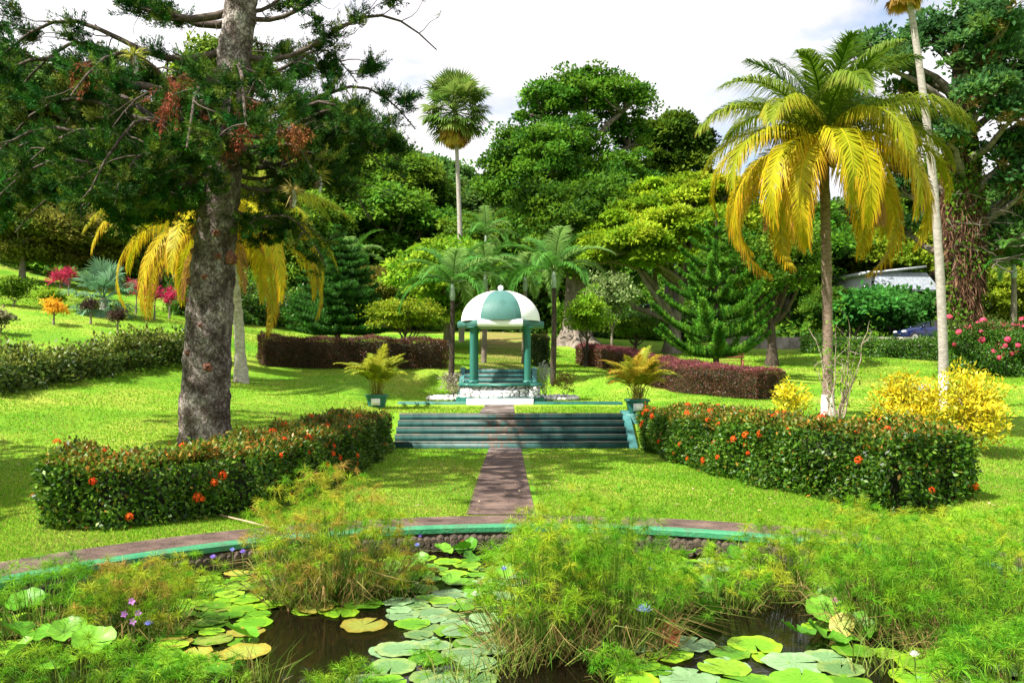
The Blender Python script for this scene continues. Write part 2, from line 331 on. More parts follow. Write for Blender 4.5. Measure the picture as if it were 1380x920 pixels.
def walk(name, pts, m, dz=.012, n=30):
    g = G(); pts = np.array(pts, float); t = np.linspace(0, len(pts)-1, n); k = np.minimum(t.astype(int), len(pts)-2); f = (t-k)[:, None]; q = pts[k]*(1-f)+pts[k+1]*f
    c = 7; V = []
    for xl, xr, y in q:
        for u in np.linspace(0, 1, c): xx = xl+(xr-xl)*u; V.append((xx, y, gz(xx, y)+dz))
    i = np.arange(n-1)[:, None]*c; j = np.arange(c-1)[None]
    g.add(V, np.stack([i+j, i+j+1, i+c+j+1, i+c+j], -1).reshape(-1, 4))
    return tag(g.build(name, m, smooth=True), kind='structure')
WALK2 = mat('worn_concrete', (.06,.045,.038), (.13,.10,.085), 1.6, .9, .5, 40, c3=(.32,.28,.26), detail=9, lo=.38, hi=.68)
walk('garden_path', [(-.72,.37,13.36), (-.72,.31,18), (-.66,.27,24.47)], PATHM, .016)
walk('path_slab', [(-.66,.27,23.4), (-.66,.27,24.48)], WALK2, .022)
walk('upper_path', [(-1.02,.08,26.3), (-.98,.06,30.5)], WALK2, .02)
DIRT = mat('worn_grass', (.07,.17,.01), (.19,.17,.035), .8, .95, .6, 20, c3=(.25,.19,.07), detail=8, stretch=(.6,1.6,1))
walk('grass_walk', [(-1.9,.7,38.7), (-1.7,.9,46), (-2.2,1.0,58), (-2.4,.7,66)], DIRT, .02, 60)

# ------------------------------------------------------------------ steps
def stepmat(name, dark, sx):
    m, n, A, Kk, o = newmat(name); p = A('ShaderNodeBsdfPrincipled'); Kk(p.outputs[0], o.inputs[0]); p.inputs['Roughness'].default_value = .55
    t = A('ShaderNodeTexCoord'); mp = A('ShaderNodeMapping'); mp.inputs['Scale'].default_value = (1,1,.25) ; Kk(t.outputs['Object'], mp.inputs[0])
    q = A('ShaderNodeTexNoise'); q.inputs['Scale'].default_value = 4.5; q.inputs['Detail'].default_value = 12; q.inputs['Roughness'].default_value = .7; Kk(mp.outputs[0], q.inputs['Vector'])
    sp = A('ShaderNodeSeparateXYZ'); Kk(t.outputs['Object'], sp.inputs[0])
    # foot wear down the middle of the flight
    a1 = A('ShaderNodeMath'); a1.operation = 'ADD'; a1.inputs[1].default_value = .25; Kk(sp.outputs[0], a1.inputs[0])
    ab = A('ShaderNodeMath'); ab.operation = 'ABSOLUTE'; Kk(a1.outputs[0], ab.inputs[0])
    mr = A('ShaderNodeMapRange'); mr.inputs[1].default_value = .2; mr.inputs[2].default_value = 1.1; mr.inputs[3].default_value = .11; mr.inputs[4].default_value = -.02; Kk(ab.outputs[0], mr.inputs[0])
    ad = A('ShaderNodeMath'); ad.operation = 'ADD'; Kk(q.outputs[0], ad.inputs[0]); Kk(mr.outputs[0], ad.inputs[1])
    r = ramp(n, dark); Kk(ad.outputs[0], r.inputs[0]); Kk(r.outputs[0], p.inputs['Base Color'])
    b = A('ShaderNodeBump'); b.inputs['Strength'].default_value = .4; b.inputs['Distance'].default_value = .02; Kk(q.outputs[0], b.inputs['Height']); Kk(b.outputs[0], p.inputs['Normal'])
    return m
RISER = stepmat('riser_paint', [(.34, (.008,.038,.034)), (.46, (.013,.070,.060)), (.58, (.02,.085,.072)), (.64, (.05,.050,.036)), (.76, (.11,.065,.038))], 1)
TREAD = stepmat('tread_paint', [(.36, (.02,.075,.065)), (.5, (.05,.08,.065)), (.64, (.14,.10,.07)), (.8, (.45,.4,.35))], 1)
NOSE = stepmat('nosing_wear', [(.36, (.04,.08,.07)), (.5, (.11,.11,.09)), (.66, (.2,.15,.12)), (.8, (.45,.4,.35))], 1)
def flight(label, x0, x1, y0, z0, n, rise, run, cheeks=(), mr=None):
    r = thing('garden_steps', label, 'steps', ((x0+x1)/2, y0, z0)); X0, X1 = -(x1-x0)/2, (x1-x0)/2
    for k in range(n):
        st = G(); yb = (k+1)*run+(.12 if k == n-1 else .06)
        box(st, X0, X1, k*run+.012, yb, k*rise-.15 if k == 0 else k*rise-.004, (k+1)*rise-.022); s = st.build('step', mr or RISER, r)
        tr = G(); box(tr, X0-.004, X1+.004, k*run+.03, yb, (k+1)*rise-.022, (k+1)*rise); tr.build('tread', TREAD, s)
        no = G(); box(no, X0-.006, X1+.006, k*run+.008, k*run+.03, (k+1)*rise-.03, (k+1)*rise+.001); no.build('nosing', NOSE, s)
    for (a, b) in cheeks:
        c = G(); H = n*rise; Ln = n*run
        prof = [(-.12,-.2), (-.12,.06), (Ln-.1,H+.07), (Ln+.35,H+.07), (Ln+.35,-.2)]
        V = [(a, y, z) for y, z in prof]+[(b, y, z) for y, z in prof]; c.add(V, [(0,1,2,3,4)]); c.add(V, [(9,8,7,6,5)]); c.add(V, [(i, i+5, (i+1)%5+5, (i+1)%5) for i in range(5)])
        c.build('side_wall', CHEEK, r)
    return r
CHEEK = mat('cheek_paint', (.025,.12,.115), (.06,.20,.19), 4, .55, .2, 20)
flight('wide flight of green painted steps rising from the lower lawn, worn brown down the middle', -3.42, 3.36, 24.5, 0, 5, .184, .35, [(3.39,3.62)])
flight('narrow flight of pale green steps behind the domed gazebo', -2.1, .9, 36.2, 1.07, 6, .2, .36, [(1.50,1.7), (-1.7,-1.50)], CHEEK)
kb = thing('terrace_kerb', 'long low green kerb across the grass in front of the gazebo', 'kerb', (0,30.65,.92))
g = G(); box(g, -4.1, 3.95, -.13, .13, -.1, .17, bev=.015); g.build('kerb_beam', TEAL, kb)
g = G(); box(g, -4.02, 3.87, -.10, .10, .17, .182); g.build('worn_top', CHEEK, kb)

# ------------------------------------------------------------------ gazebo
gb = thing('gazebo', 'small domed gazebo with white and green panelled roof on four green columns', 'gazebo', (-.43,32.3,1.06))
def octo(h, c): return [(-c,-h),(c,-h),(h,-c),(h,c),(c,h),(-c,h),(-h,c),(-h,-c)]
def prism(g, poly, z0, z1, bot=True):
    n = len(poly); V = [(x,y,z0) for x, y in poly]+[(x,y,z1) for x, y in poly]
    g.add(V, [(i,(i+1)%n,(i+1)%n+n,i+n) for i in range(n)]); g.add(V[n:], [tuple(range(n))])
    if bot: g.add(V[:n][::-1], [tuple(range(n))])
    return g
g = G(); prism(g, octo(1.62,1.15), -.25, .17); g.build('plinth', TEAL, gb)
g = G(); box(g, -1.2, 1.2, -1.80, -1.625, -.25, .15, bev=.012); g.build('entrance_step', WHITE, gb)
g = G(); prism(g, octo(1.5,1.08), .17, .178); g.build('floor_slab', TEAL, gb)
# crazy-stone parapet
m, n, A, Kk, o = newmat('white_rubble'); p = A('ShaderNodeBsdfPrincipled'); Kk(p.outputs[0], o.inputs[0]); p.inputs['Roughness'].default_value = .7
t = A('ShaderNodeTexCoord'); mpn = A('ShaderNodeMapping'); mpn.inputs['Scale'].default_value = (1,1,1.9); Kk(t.outputs['Object'], mpn.inputs[0])
wz = A('ShaderNodeTexNoise'); wz.inputs['Scale'].default_value = 4; Kk(mpn.outputs[0], wz.inputs['Vector'])
wm = A('ShaderNodeMix'); wm.data_type = 'VECTOR'; wm.inputs[0].default_value = .10; Kk(mpn.outputs[0], wm.inputs[4]); Kk(wz.outputs[1], wm.inputs[5])
v = A('ShaderNodeTexVoronoi'); v.feature = 'DISTANCE_TO_EDGE'; v.inputs['Scale'].default_value = 4.6; v.inputs['Randomness'].default_value = .95; Kk(wm.outputs[1], v.inputs['Vector'])
r = ramp(n, [(.025, (.012,.022,.02)), (.06, (.78,.77,.75))]); Kk(v.outputs['Distance'], r.inputs[0]); Kk(r.outputs[0], p.inputs['Base Color'])
r2 = ramp(n, [(.02, (0,0,0)), (.22, (1,1,1))]); Kk(v.outputs['Distance'], r2.inputs[0])
b = A('ShaderNodeBump'); b.inputs['Strength'].default_value = 1; b.inputs['Distance'].default_value = .04; Kk(r2.outputs[0], b.inputs['Height']); Kk(b.outputs[0], p.inputs['Normal'])
RUBBLE = m
def wallring(g, poly, poly2, z0, z1, skip=()):
    n = len(poly)
    for i in range(n):
        if i in skip: continue
        a, b_, c, d_ = poly[i], poly[(i+1)%n], poly2[(i+1)%n], poly2[i]
        V = [(*q, z) for z in (z0, z1) for q in (a, b_, c, d_)]
        g.add(V, [(0,1,5,4),(2,3,7,6),(4,5,6,7),(1,2,6,5),(3,0,4,7)])
g = G(); wallring(g, octo(1.47,1.06), octo(1.27,.92), .178, .60, (4,)); g.build('stone_parapet', RUBBLE, gb)
g = G(); wallring(g, octo(1.53,1.10), octo(1.21,.88), .60, .69, (4,)); g.build('coping', TEAL, gb)
for sx in (-1,1):
    for sy in (-1,1):
        g = G(); tube(g, [(sx*1.0, sy*1.0, z) for z in (.69,1.2,1.9,2.72)], [.125,.122,.12,.118], 20); co = g.build('column', TEAL, gb, smooth=True)
        g = G(); box(g, sx*1.0-.15, sx*1.0+.15, sy*1.0-.15, sy*1.0+.15, .692, .75, bev=.012); lathe(g, [(.165,.75),(.15,.79),(.124,.80)], 20, ctr=(sx*1.0, sy*1.0)); g.build('base', TEAL, co)
        g = G(); lathe(g, [(.12,2.60),(.15,2.63),(.13,2.66),(.19,2.715)], 20, ctr=(sx*1.0, sy*1.0)); box(g, sx*1.0-.2, sx*1.0+.2, sy*1.0-.2, sy*1.0+.2, 2.715, 2.76); g.build('capital', TEAL, co)
TEAL2 = mat('roof_green', (.02,.07,.06), (.04,.125,.105), 2.5, .55, .15, 18, c3=(.055,.155,.132), stretch=(1,1,.4), lo=.28, hi=.55, detail=9)
SOFF = mat('soffit', (.42,.38,.30), (.5,.46,.38), 3, .8)
roof = G(); HR = 1.62
hexv = lambda r: [(r*cos(a), r*sin(a)) for a in (np.arange(6)*pi/3-2*pi/3)]   # facet 0 faces the viewer
g = G(); h1 = hexv(HR-.06); hz = hexv(1.0)
g.add([(*q, 2.775) for q in h1][::-1], [tuple(range(6))]); rf = g.build('roof', SOFF, gb)
h0 = hexv(HR+.02); h2 = hexv(HR-.10)
for i in range(6):
    j = (i+1)%6; g = G(); V = [(*h0[i],2.76),(*h0[j],2.76),(*h0[j],2.99),(*h0[i],2.99),(*h2[i],3.03),(*h2[j],3.03),(*h2[i],2.76),(*h2[j],2.76)]
    g.add(V, [(0,1,2,3),(3,2,5,4),(1,0,6,7)]); g.build('fascia', WHITE if i % 2 == 0 else TEAL2, rf)
RD = 1.49; prof = [(RD*cos(t)**.92 if t < pi/2-.001 else .001, 3.0+1.17*sin(t)) for t in np.linspace(0, pi/2, 22)]
for i in range(6):
    a0 = -2*pi/3+i*pi/3+.02
    g = G(); lathe(g, prof, 14, a0=a0, a1=a0+pi/3); g.build('dome_panel', TEAL2 if i % 2 == 0 else WHITE, rf, smooth=True)
g = G(); lathe(g, [(.10,4.15),(.07,4.19)], 16)
lathe(g, [(max(.004,.105*sin(t)), 4.27-.105*cos(t)) for t in np.linspace(0, pi, 12)], 18); g.build('finial', WHITE, rf, smooth=True)

# rock-edged beds on both sides of the gazebo
ROCK = mat('white_rock', (.45,.43,.40), (.75,.73,.70), 5, .9, .6, 12)
SOIL = mat('soil', (.05,.032,.02), (.12,.08,.05), 8, .95, .8, 20)
def rock(parent, x, y, z, s, seed):
    r_ = R(seed); th = np.linspace(0, pi, 7); prof = np.c_[np.maximum(.004, np.sin(th)), -np.cos(th)]
    g = G(); lathe(g, prof, 9); g.V = [v*(1+.16*r_.standard_normal((len(v), 1)))*[s*.7, s*.6, s*.42] for v in g.V]
    return g.build('rock', ROCK, parent, loc=(x, y, z), smooth=False)
for side, label, cx, cy in ((-1, 'rock edged flower bed with pale shrubs left of the gazebo', -2.45, 33.2), (1, 'rock edged flower bed with silvery shrub right of the gazebo', 1.75, 33.4)):
    bd = thing('flower_bed', label, 'flower bed', (cx, cy, 1.08))
    a = np.linspace(0, 2*pi, 25)[:-1]; poly = np.c_[.75*np.cos(a), 1.5*np.sin(a)]
    g = G(); prism(g, [tuple(q) for q in poly*.97], -.3, .05); g.build('soil', SOIL, bd)
    for i, q in enumerate(poly):
        if side*q[0] > -.55: rock(bd, q[0], q[1], .07, .17+.05*R(i).random(), i*7+side)

# ------------------------------------------------------------------ planters
def planter(label, x, y, z, sc=1):
    r = thing('planter', label, 'planter', (x, y, z)); h = .36
    def fr(g, a, b, z0, z1):
        V = [(-a,-a,z0),(a,-a,z0),(a,a,z0),(-a,a,z0),(-b,-b,z1),(b,-b,z1),(b,b,z1),(-b,b,z1)]; g.add(V, [(0,1,5,4),(1,2,6,5),(2,3,7,6),(3,0,4,7)]); return g
    g = G(); fr(g, .24, .31, 0, h); g.add([(-.24,-.24,0),(-.24,.24,0),(.24,.24,0),(.24,-.24,0)], [(0,1,2,3)]); g.build('box', TEAL, r)
    g = G(); box(g, -.35, .35, -.35, .35, h, h+.07, bev=.01); g.build('rim', TEAL, r)
    g = G(); g.add([(-.28,-.28,h+.074),(.28,-.28,h+.074),(.28,.28,h+.074),(-.28,.28,h+.074)], [(0,1,2,3)]); g.build('soil', SOIL, r)
    g = G(); V = [(-.15,-.275-.012,.07),(.15,-.275-.012,.07),(.15,-.315-.004,.30),(-.15,-.315-.004,.30)]; V2 = [(x_, y_+.02, z_) for x_, y_, z_ in V]
    g.add(V+V2, [(0,1,2,3),(0,4,5,1),(1,5,6,2),(2,6,7,3),(3,7,4,0)]); g.build('white_plate', WHITE, r)
    return r
POTS = [(at(508,29.0), 'square green planter with white plate left of the steps'), (np.array([3.85,26.3,.92]), 'square green planter with white plate on the right step pier')]
g = thing('step_pier', 'square green pier ending the right side of the wide steps', 'pier', (3.85,26.3,.3)); q = G(); box(q, -.42, .42, -.42, .42, -.4, .62, bev=.02); q.build('pier_block', CHEEK, g)
planter(POTS[0][1], *POTS[0][0]); planter(POTS[1][1], 3.85, 26.3, .925)

# ------------------------------------------------------------------ road, house, car, bench
ASPH = mat('asphalt', (.04,.04,.042), (.075,.073,.07), 3, .9, .3, 40)
RY = 58.5
g = G(); xs = np.linspace(14, 90, 60); V = []
for x_ in xs:
    zc = max(gz(x_, RY-1.7), gz(x_, RY+1.7), gz(x_, RY), 4.02)+.06
    V += [(x_, RY-2.6, zc), (x_, RY+2.6, zc)]
i = np.arange(59)[:, None]*2; g.add(V, np.hstack([i, i+2, i+3, i+1])); tag(g.build('road', ASPH), kind='structure')
zroad = lambda x_: max(gz(x_, RY-1.7), gz(x_, RY+1.7), gz(x_, RY), 4.02)+.06
WALLM = mat('old_wall', (.16,.14,.11), (.34,.31,.26), 2, .9, .4, 15)
g = G(); xs = np.linspace(14, 44, 31)
for i in range(30):
    z0 = zroad(xs[i]); box(g, xs[i], xs[i+1]+.0, RY-2.9, RY-2.62, z0-2.5, z0+.25)
rw = thing('road_wall', 'low weathered retaining wall along the road beyond the lawn', 'wall'); g.build('masonry', WALLM, rw)
# car: lofted hatchback, nose towards -x
CARP = mat('car_paint', (.006,.012,.05), (.008,.016,.07), 2, .12, spec=.7); GLASS = mat('dark_glass', (.01,.012,.015), (.02,.025,.03), 1, .06, spec=.9)
TYRE = mat('tyre', (.015,.015,.015), (.03,.03,.03), 8, .85); CHROME = mat('rim_metal', (.45,.45,.46), (.6,.6,.6), 4, .3, metal=.8); LAMP = mat('lamp_glass', (.7,.72,.74), (.8,.8,.8), 3, .15, spec=.8)
cx_ = (1203+45-690)/F0*58
car = thing('parked_car', 'dark blue hatchback car parked on the road behind the coconut palm', 'car', (cx_+.15, RY-.6, zroad(cx_)), radians(0))
st = [(-2.1,.30,.62,.62),(-1.98,.24,.74,.78),(-1.5,.2,.88,.84),(-1.05,.2,.95,.86),(-.95,.2,.97,.86),(0,.19,.98,.87),(1.0,.2,.99,.86),(1.6,.22,.98,.84),(1.95,.26,.9,.8),(2.05,.34,.7,.7)]
g = G(); V = []
for x_, zb, zt, hw in st:
    V += [(x_,-hw*.92,zb),(x_,-hw,zb+.15),(x_,-hw,(zb+zt)/2+.1),(x_,-hw*.93,zt),(x_,0,zt+.03),(x_,hw*.93,zt),(x_,hw,(zb+zt)/2+.1),(x_,hw,zb+.15),(x_,hw*.92,zb)]
i = np.arange(len(st)-1)[:, None]*9; j = np.arange(8)[None]; g.add(V, np.stack([i+j+9, i+j+10, i+j+1, i+j], -1).reshape(-1, 4)); g.add(V[:9], [tuple(range(9))]); g.add(V[-9:][::-1], [tuple(range(9))])
body = g.build('body', CARP, car, smooth=True)
g = G(); cab = [(-1.0,.96,.8),(-.25,1.38,.68),(.3,1.44,.66),(1.1,1.4,.66),(1.85,.98,.78)]; V = []
for x_, z_, hw in cab: V += [(x_,-hw,z_),(x_,hw,z_)]
V += [(x_, -.8, .955) for x_, _, _ in cab]+[(x_, .8, .955) for x_, _, _ in cab]
g.add(V, [(2*i, 2*i+2, 2*i+3, 2*i+1) for i in range(4)]); roofc = g.build('cabin_roof', CARP, car)
g = G()
for s_, o_ in ((-1,0),(1,1)):
    for i in range(4):
        a, b_ = cab[i], cab[i+1]; V = [(a[0]+.04, s_*(a[2]+.0), a[1]-.03),(b_[0]-.03, s_*b_[2], b_[1]-.05),(b_[0]-.03, s_*.81, .97),(a[0]+.04, s_*.81, .97)]; g.add(V, [(0,1,2,3)])
g.build('side_window', GLASS, car)
g = G(); g.add([(-.95,-.72,1.005),(-.95,.72,1.005),(-.29,.62,1.375),(-.29,-.62,1.375)], [(0,3,2,1)]); g.build('windscreen', GLASS, car)
for wx in (-1.35, 1.3):
    for s_ in (-1, 1):
        g = G(); tube(g, [(wx, s_*.68, .31), (wx, s_*.875, .31)], .31, 22); wh = g.build('wheel', TYRE, car)
        g = G(); tube(g, [(wx, s_*.86, .31), (wx, s_*.885, .31)], .19, 16); g.build('rim', CHROME, wh)
for s_ in (-1, 1):
    g = G(); box(g, -2.1, -1.85, s_*.62-.17, s_*.62+.17, .6, .76, bev=.04); g.build('headlight', LAMP, car)
    g = G(); box(g, -.9, -.72, s_*.93-.1, s_*.93+.1, .98, 1.1, bev=.03); g.build('wing_mirror', CARP, car)
g = G(); box(g, -2.12, -2.08, -.4, .4, .42, .56); g.build('grille', GLASS, car)
# bench
WOOD = mat('red_brown_wood', (.16,.055,.025), (.3,.11,.05), 5, .7, .3, stretch=(1,6,6))
bp = at(984, 44.5); bn = thing('park_bench', 'red brown wooden bench under the right hand norfolk pine', 'bench', bp, radians(-8))
g = G(); [box(g, -.75, .75, -.25+k*.13, -.15+k*.13, .42, .46) for k in range(4)]; g.build('seat', WOOD, bn)
g = G(); [box(g, -.75, .75, .27, .31, .55+k*.14, .66+k*.14) for k in range(3)]; g.build('backrest', WOOD, bn)
for s_ in (-1,1):
    g = G(); box(g, s_*.62-.05, s_*.62+.05, -.24, .3, -.1, .417); box(g, s_*.62-.04, s_*.62+.04, .312, .37, 0, .96); g.build('leg', WOOD, bn)
# houses
def house(label, px, D, w_, d_, h_, rz, roofm, wallm, zoff=0, pitch=.22):
    p = at(px, D); r = thing('house', label, 'house', (p[0], p[1], p[2]+zoff), rz)
    g = G(); box(g, -w_/2, w_/2, -d_/2, d_/2, -3, h_); g.add([(-w_/2,-d_/2,h_),(-w_/2,d_/2,h_),(-w_/2,d_/2,h_+.01)], [(0,1,2)]); g.build('wall', wallm, r)
    g = G(); o_ = .6; hh = w_*pitch
    V = [(-w_/2-o_,-d_/2-o_,h_+.02),(w_/2+o_,-d_/2-o_,h_+hh),(w_/2+o_,d_/2+o_,h_+hh),(-w_/2-o_,d_/2+o_,h_+.02)]; V2 = [(a, b, c+.16) for a, b, c in V]
    g.add(V+V2, [(4,5,6,7),(3,2,1,0),(0,1,5,4),(1,2,6,5),(2,3,7,6),(3,0,4,7)]); rf = g.build('roof', roofm, r)
    g = G(); box(g, -w_/2+.01, w_/2-.01, -d_/2+.01, d_/2-.01, h_, h_+hh*.5); g.build('gable', wallm, r)
    for k in range(3):
        x_ = -w_/2+w_*(k+.5)/3; g = G(); box(g, x_-.6, x_+.6, -d_/2-.05, -d_/2+.05, h_*.42, h_*.85); wn = g.build('window', WHITE, r)
        g = G(); box(g, x_-.5, x_+.5, -d_/2-.06, -d_/2-.052, h_*.46, h_*.81); g.build('pane', GLASS, wn)
    return r
ROOFW = mat('pale_metal_roof', (.45,.47,.50), (.62,.64,.66), 3, .5, .2); ROOFG = mat('slate_blue_roof', (.05,.06,.09), (.10,.11,.15), 3, .6, .3); WALLW = mat('pale_wall', (.60,.62,.63), (.72,.73,.74), 2, .8); WALLP = mat('pink_wall', (.5,.32,.24), (.6,.4,.3), 2, .8)
h1_ = house('white house with pale sheet metal roof half hidden above the car', 1176, 74, 4.6, 5, 2.4, radians(14), ROOFW, WALLW, 2.3, .16)
q = G(); q.add([(-2.9,-3.9,1.2),(3.6,-3.9,1.2),(3.3,-2.62,2.75),(-1.6,-2.62,2.75)], [(0,1,2,3)]); q.add([(-2.9,-3.9,1.08),(3.6,-3.9,1.08),(3.3,-2.62,2.6),(-1.6,-2.62,2.6)], [(3,2,1,0)]); q.build('verandah_roof', mat('weathered_sheet', (.16,.18,.21), (.34,.37,.40), 3, .6, .2, stretch=(4,1,1)), h1_)
house('low house with slate blue roof behind the clipped bush', 862, 72, 5.5, 5, 2.2, radians(-10), ROOFG, WALLP, -.4, .2)
house('small pink walled house glimpsed through the right norfolk pine', 935, 70, 5, 4, 1.8, radians(5), ROOFG, WALLP, -.5, .18)
# stick on the ring path, utility box, fence
BAM = mat('dry_cane', (.3,.2,.12), (.5,.36,.24), 9, .8)
a_, b_ = np.array(K(297,697,13.15)), np.array(K(383,722,11.6)); a_[2] = .04; b_[2] = .09; g = G(); tube(g, [a_, (a_+b_)/2+[0,0,.005], b_], [.012,.014,.011], 6); o = g.build('cane', BAM)
tag(o, 'thin dry cane lying across the ring path by the left hedge', 'stick')
p = at(1246, 30); ub = thing('utility_box', 'small grey utility box beside the whitewashed base of the tallest palm', 'utility box', p)
GREYM = mat('grey_metal', (.22,.25,.26), (.32,.35,.36), 4, .5); g = G(); box(g, -.16, .16, -.12, .12, .42, .72, bev=.02); g.build('casing', GREYM, ub); g = G(); tube(g, [(0,0,-.1),(0,0,.42)], .04, 8); g.build('post', GREYM, ub)
# ------------------------------------------------------------------ hedges
CORE = mat('hedge_dark_core', (.010,.018,.006), (.025,.028,.010), 9, .95)  # dark filling added inside each hedge to block light between the leaves
def resample(pts, k):
    pts = np.array(pts, float); d = np.r_[0, np.cumsum(np.linalg.norm(np.diff(pts[:, :2], axis=0), axis=1))]
    s = np.linspace(0, d[-1], k); q = np.stack([np.interp(s, d, pts[:, i]) for i in range(pts.shape[1])], 1)
    for _ in range(3): q[1:-1] = (q[:-2]+2*q[1:-1]+q[2:])/4
    return q, d[-1]
def hedge(name, label, cat, pts, wd, ht, ls, dens, cols, topcols=None, seed=0, flowers=0, lump=.05, group=None, loose=.06, flower=None, fside=None, fsc=1.0):
    rng = R(seed); Q, L = resample(pts, max(8, int(np.ptp(np.array(pts)[:, 1])+np.ptp(np.array(pts)[:, 0]))*4))
    T = unit(np.gradient(Q[:, :2], axis=0)); Nn = np.c_[T[:, 1], -T[:, 0]]; k = len(Q)
    W = wd if np.ndim(wd) else [wd]*2; H = ht if np.ndim(ht) else [ht]*2
    W = np.interp(np.linspace(0,1,k), np.linspace(0,1,len(W)), W); H = np.interp(np.linspace(0,1,k), np.linspace(0,1,len(H)), H)
    zg = np.array([min(gz(*(Q[i,:2]+Nn[i]*W[i]*.35)), gz(*(Q[i,:2]-Nn[i]*W[i]*.35)), gz(*Q[i,:2])) for i in range(k)])
    c0 = np.array([Q[k//2,0], Q[k//2,1], zg[k//2]]); root = thing(name, label, cat, c0, 0, group)
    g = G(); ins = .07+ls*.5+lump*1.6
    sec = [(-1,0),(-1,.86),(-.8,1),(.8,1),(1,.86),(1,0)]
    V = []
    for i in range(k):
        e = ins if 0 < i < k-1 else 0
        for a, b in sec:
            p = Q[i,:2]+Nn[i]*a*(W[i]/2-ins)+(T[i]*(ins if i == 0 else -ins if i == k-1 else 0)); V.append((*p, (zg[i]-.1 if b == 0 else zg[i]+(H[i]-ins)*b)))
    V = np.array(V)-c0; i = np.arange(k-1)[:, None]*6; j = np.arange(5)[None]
    g.add(V, np.stack([i+j, i+j+1, i+j+7, i+j+6], -1).reshape(-1, 4)); g.add(V[:6], [tuple(range(6))[::-1]]); g.add(V[-6:], [tuple(range(6))]); g.build('twigs', CORE, root)  # solid box core standing in for twigs, added as a light block
    area = L*(2*H.mean()+W.mean())+2*W.mean()*H.mean(); n = int(area*dens)
    def surf(n):
        cap = rng.random(n) < 2*W.mean()*H.mean()/area
        s = rng.random(n)*(k-1); s = np.where(cap, np.where(rng.random(n) < .5, 0, k-1.001), s); i = s.astype(int); f = (s-i)[:, None]
        q = Q[i,:2]*(1-f)+Q[np.minimum(i+1,k-1),:2]*f; nn = unit(Nn[i]*(1-f)+Nn[np.minimum(i+1,k-1)]*f); tt = np.c_[-nn[:, 1], nn[:, 0]]
        w_ = W[i]/2; h_ = H[i]; z0 = zg[i]*(1-f[:,0])+zg[np.minimum(i+1,k-1)]*f[:,0]
        per = 2*h_+2*w_; u = rng.random(n)*per
        a = np.where(u < h_, -1., np.where(u < h_+2*w_, (u-h_)/w_-1, 1.)); b = np.where(u < h_, u/h_, np.where(u < h_+2*w_, 1., (per-u)/h_))
        a = np.where(cap, rng.uniform(-1,1,n), a); b = np.where(cap, rng.random(n)**.8, b)
        top = (b >= .999)
        out = np.zeros((n,3)); out[:, :2] = nn*np.sign(a)[:, None]*(~top)[:, None]; out[top, 2] = 1
        ce = np.where(s < k/2, -1, 1)[:, None]; tc_ = T[i]*ce; out[cap, :2] = tc_[cap]; out[cap, 2] = 0
        # soften the corners
        cr = np.clip((abs(a)-.75)/.25, 0, 1)*np.clip((b-.8)/.2, 0, 1)
        z = z0+h_*b-.10*cr*h_**.5*.6; lat = a*w_*(1-.05*cr)
        p = np.c_[q+nn*lat[:, None], z]
        o_ = lump*(np.sin(p[:,0]*3.1+p[:,2]*4)+np.sin(p[:,1]*2.7+p[:,2]*3+1.3)+.7*np.sin(p[:,0]*7+p[:,1]*6))
        p = p+out*(o_+rng.normal(0, loose, n)-.03)[:, None]
        return p, out, top
    p, out, top = surf(n)
    d = rdir(rng, n)*.9+out*.55+[0,0,.25]; nrm = out+rdir(rng, n)*.65+[0,0,.25]
    c = pal(rng, n, cols, .22)
    if topcols is not None:
        t2 = (top | (rng.random(n) < .06)) & (rng.random(n) < .75); c[t2] = pal(rng, t2.sum(), topcols, .2)
    mott = .85+.3*np.sin(p[:,0]*2.1+np.sin(p[:,1]*1.7)*2)[:, None]*.5; c = np.clip(c*mott, .004, 1)
    g = G(); leaves(g, p-c0, d, nrm, ls*rng.uniform(.7,1.3,n), ls*.55*rng.uniform(.8,1.2,n), c); g.build('foliage', GLOSSY if ls > .05 else FOL, root)
    if flowers:
        p, out, top = surf(flowers*8)
        ok = (p[:,2] > zg.min()+.1); p, out, top = p[ok], out[ok], top[ok]
        vis = np.ones(len(p), bool) if fside is None else fside(p, out, top)
        p, out = p[vis][:flowers], out[vis][:flowers]
        for q, o_ in zip(p, out):
            fo = flower[rng.integers(len(flower))]; ob = bpy.data.objects.new('flower', fo); COL.objects.link(ob); ob.parent = root
            ob.location = Vector((q-c0+o_*.085).tolist()); ob.rotation_euler = Vector((o_+[0,0,.3]).tolist()).to_track_quat('Z','Y').to_euler(); s_ = rng.uniform(.6,1.25); s_ *= .8*fsc; ob.scale = (s_,)*3
    return root
def flowermesh(seed, cols, r=.075, n=46, pl=.035):
    rng = R(seed); u = rdir(rng, n); u[:, 2] = abs(u[:, 2])*.9; g = G(); c = pal(rng, n, cols, .12)
    for k in range(2):
        leaves(g, u*r, np.cross(u, rdir(rng, n)), u+.3*rdir(rng, n), pl, pl*.6, c, .05)
    leaves(g, u*r, u, rdir(rng, n), pl*.5, pl*.4, c*.8, .05)
    o = g.build('flower', PETAL); me = o.data; bpy.data.objects.remove(o); return me
PETAL = leafmat('petal', .25, .5, .05)
IX = [flowermesh(i, [(.75,.07,.012), (.85,.16,.02)]) for i in range(3)]
BG = [flowermesh(i+9, [(.75,.06,.16), (.85,.16,.28)], .11, 60, .06) for i in range(3)]
ixc = [(.015,.06,.004), (.035,.11,.006), (.07,.17,.010), (.14,.24,.02)]; ixt = [(.07,.16,.015), (.16,.19,.02), (.38,.17,.025)]
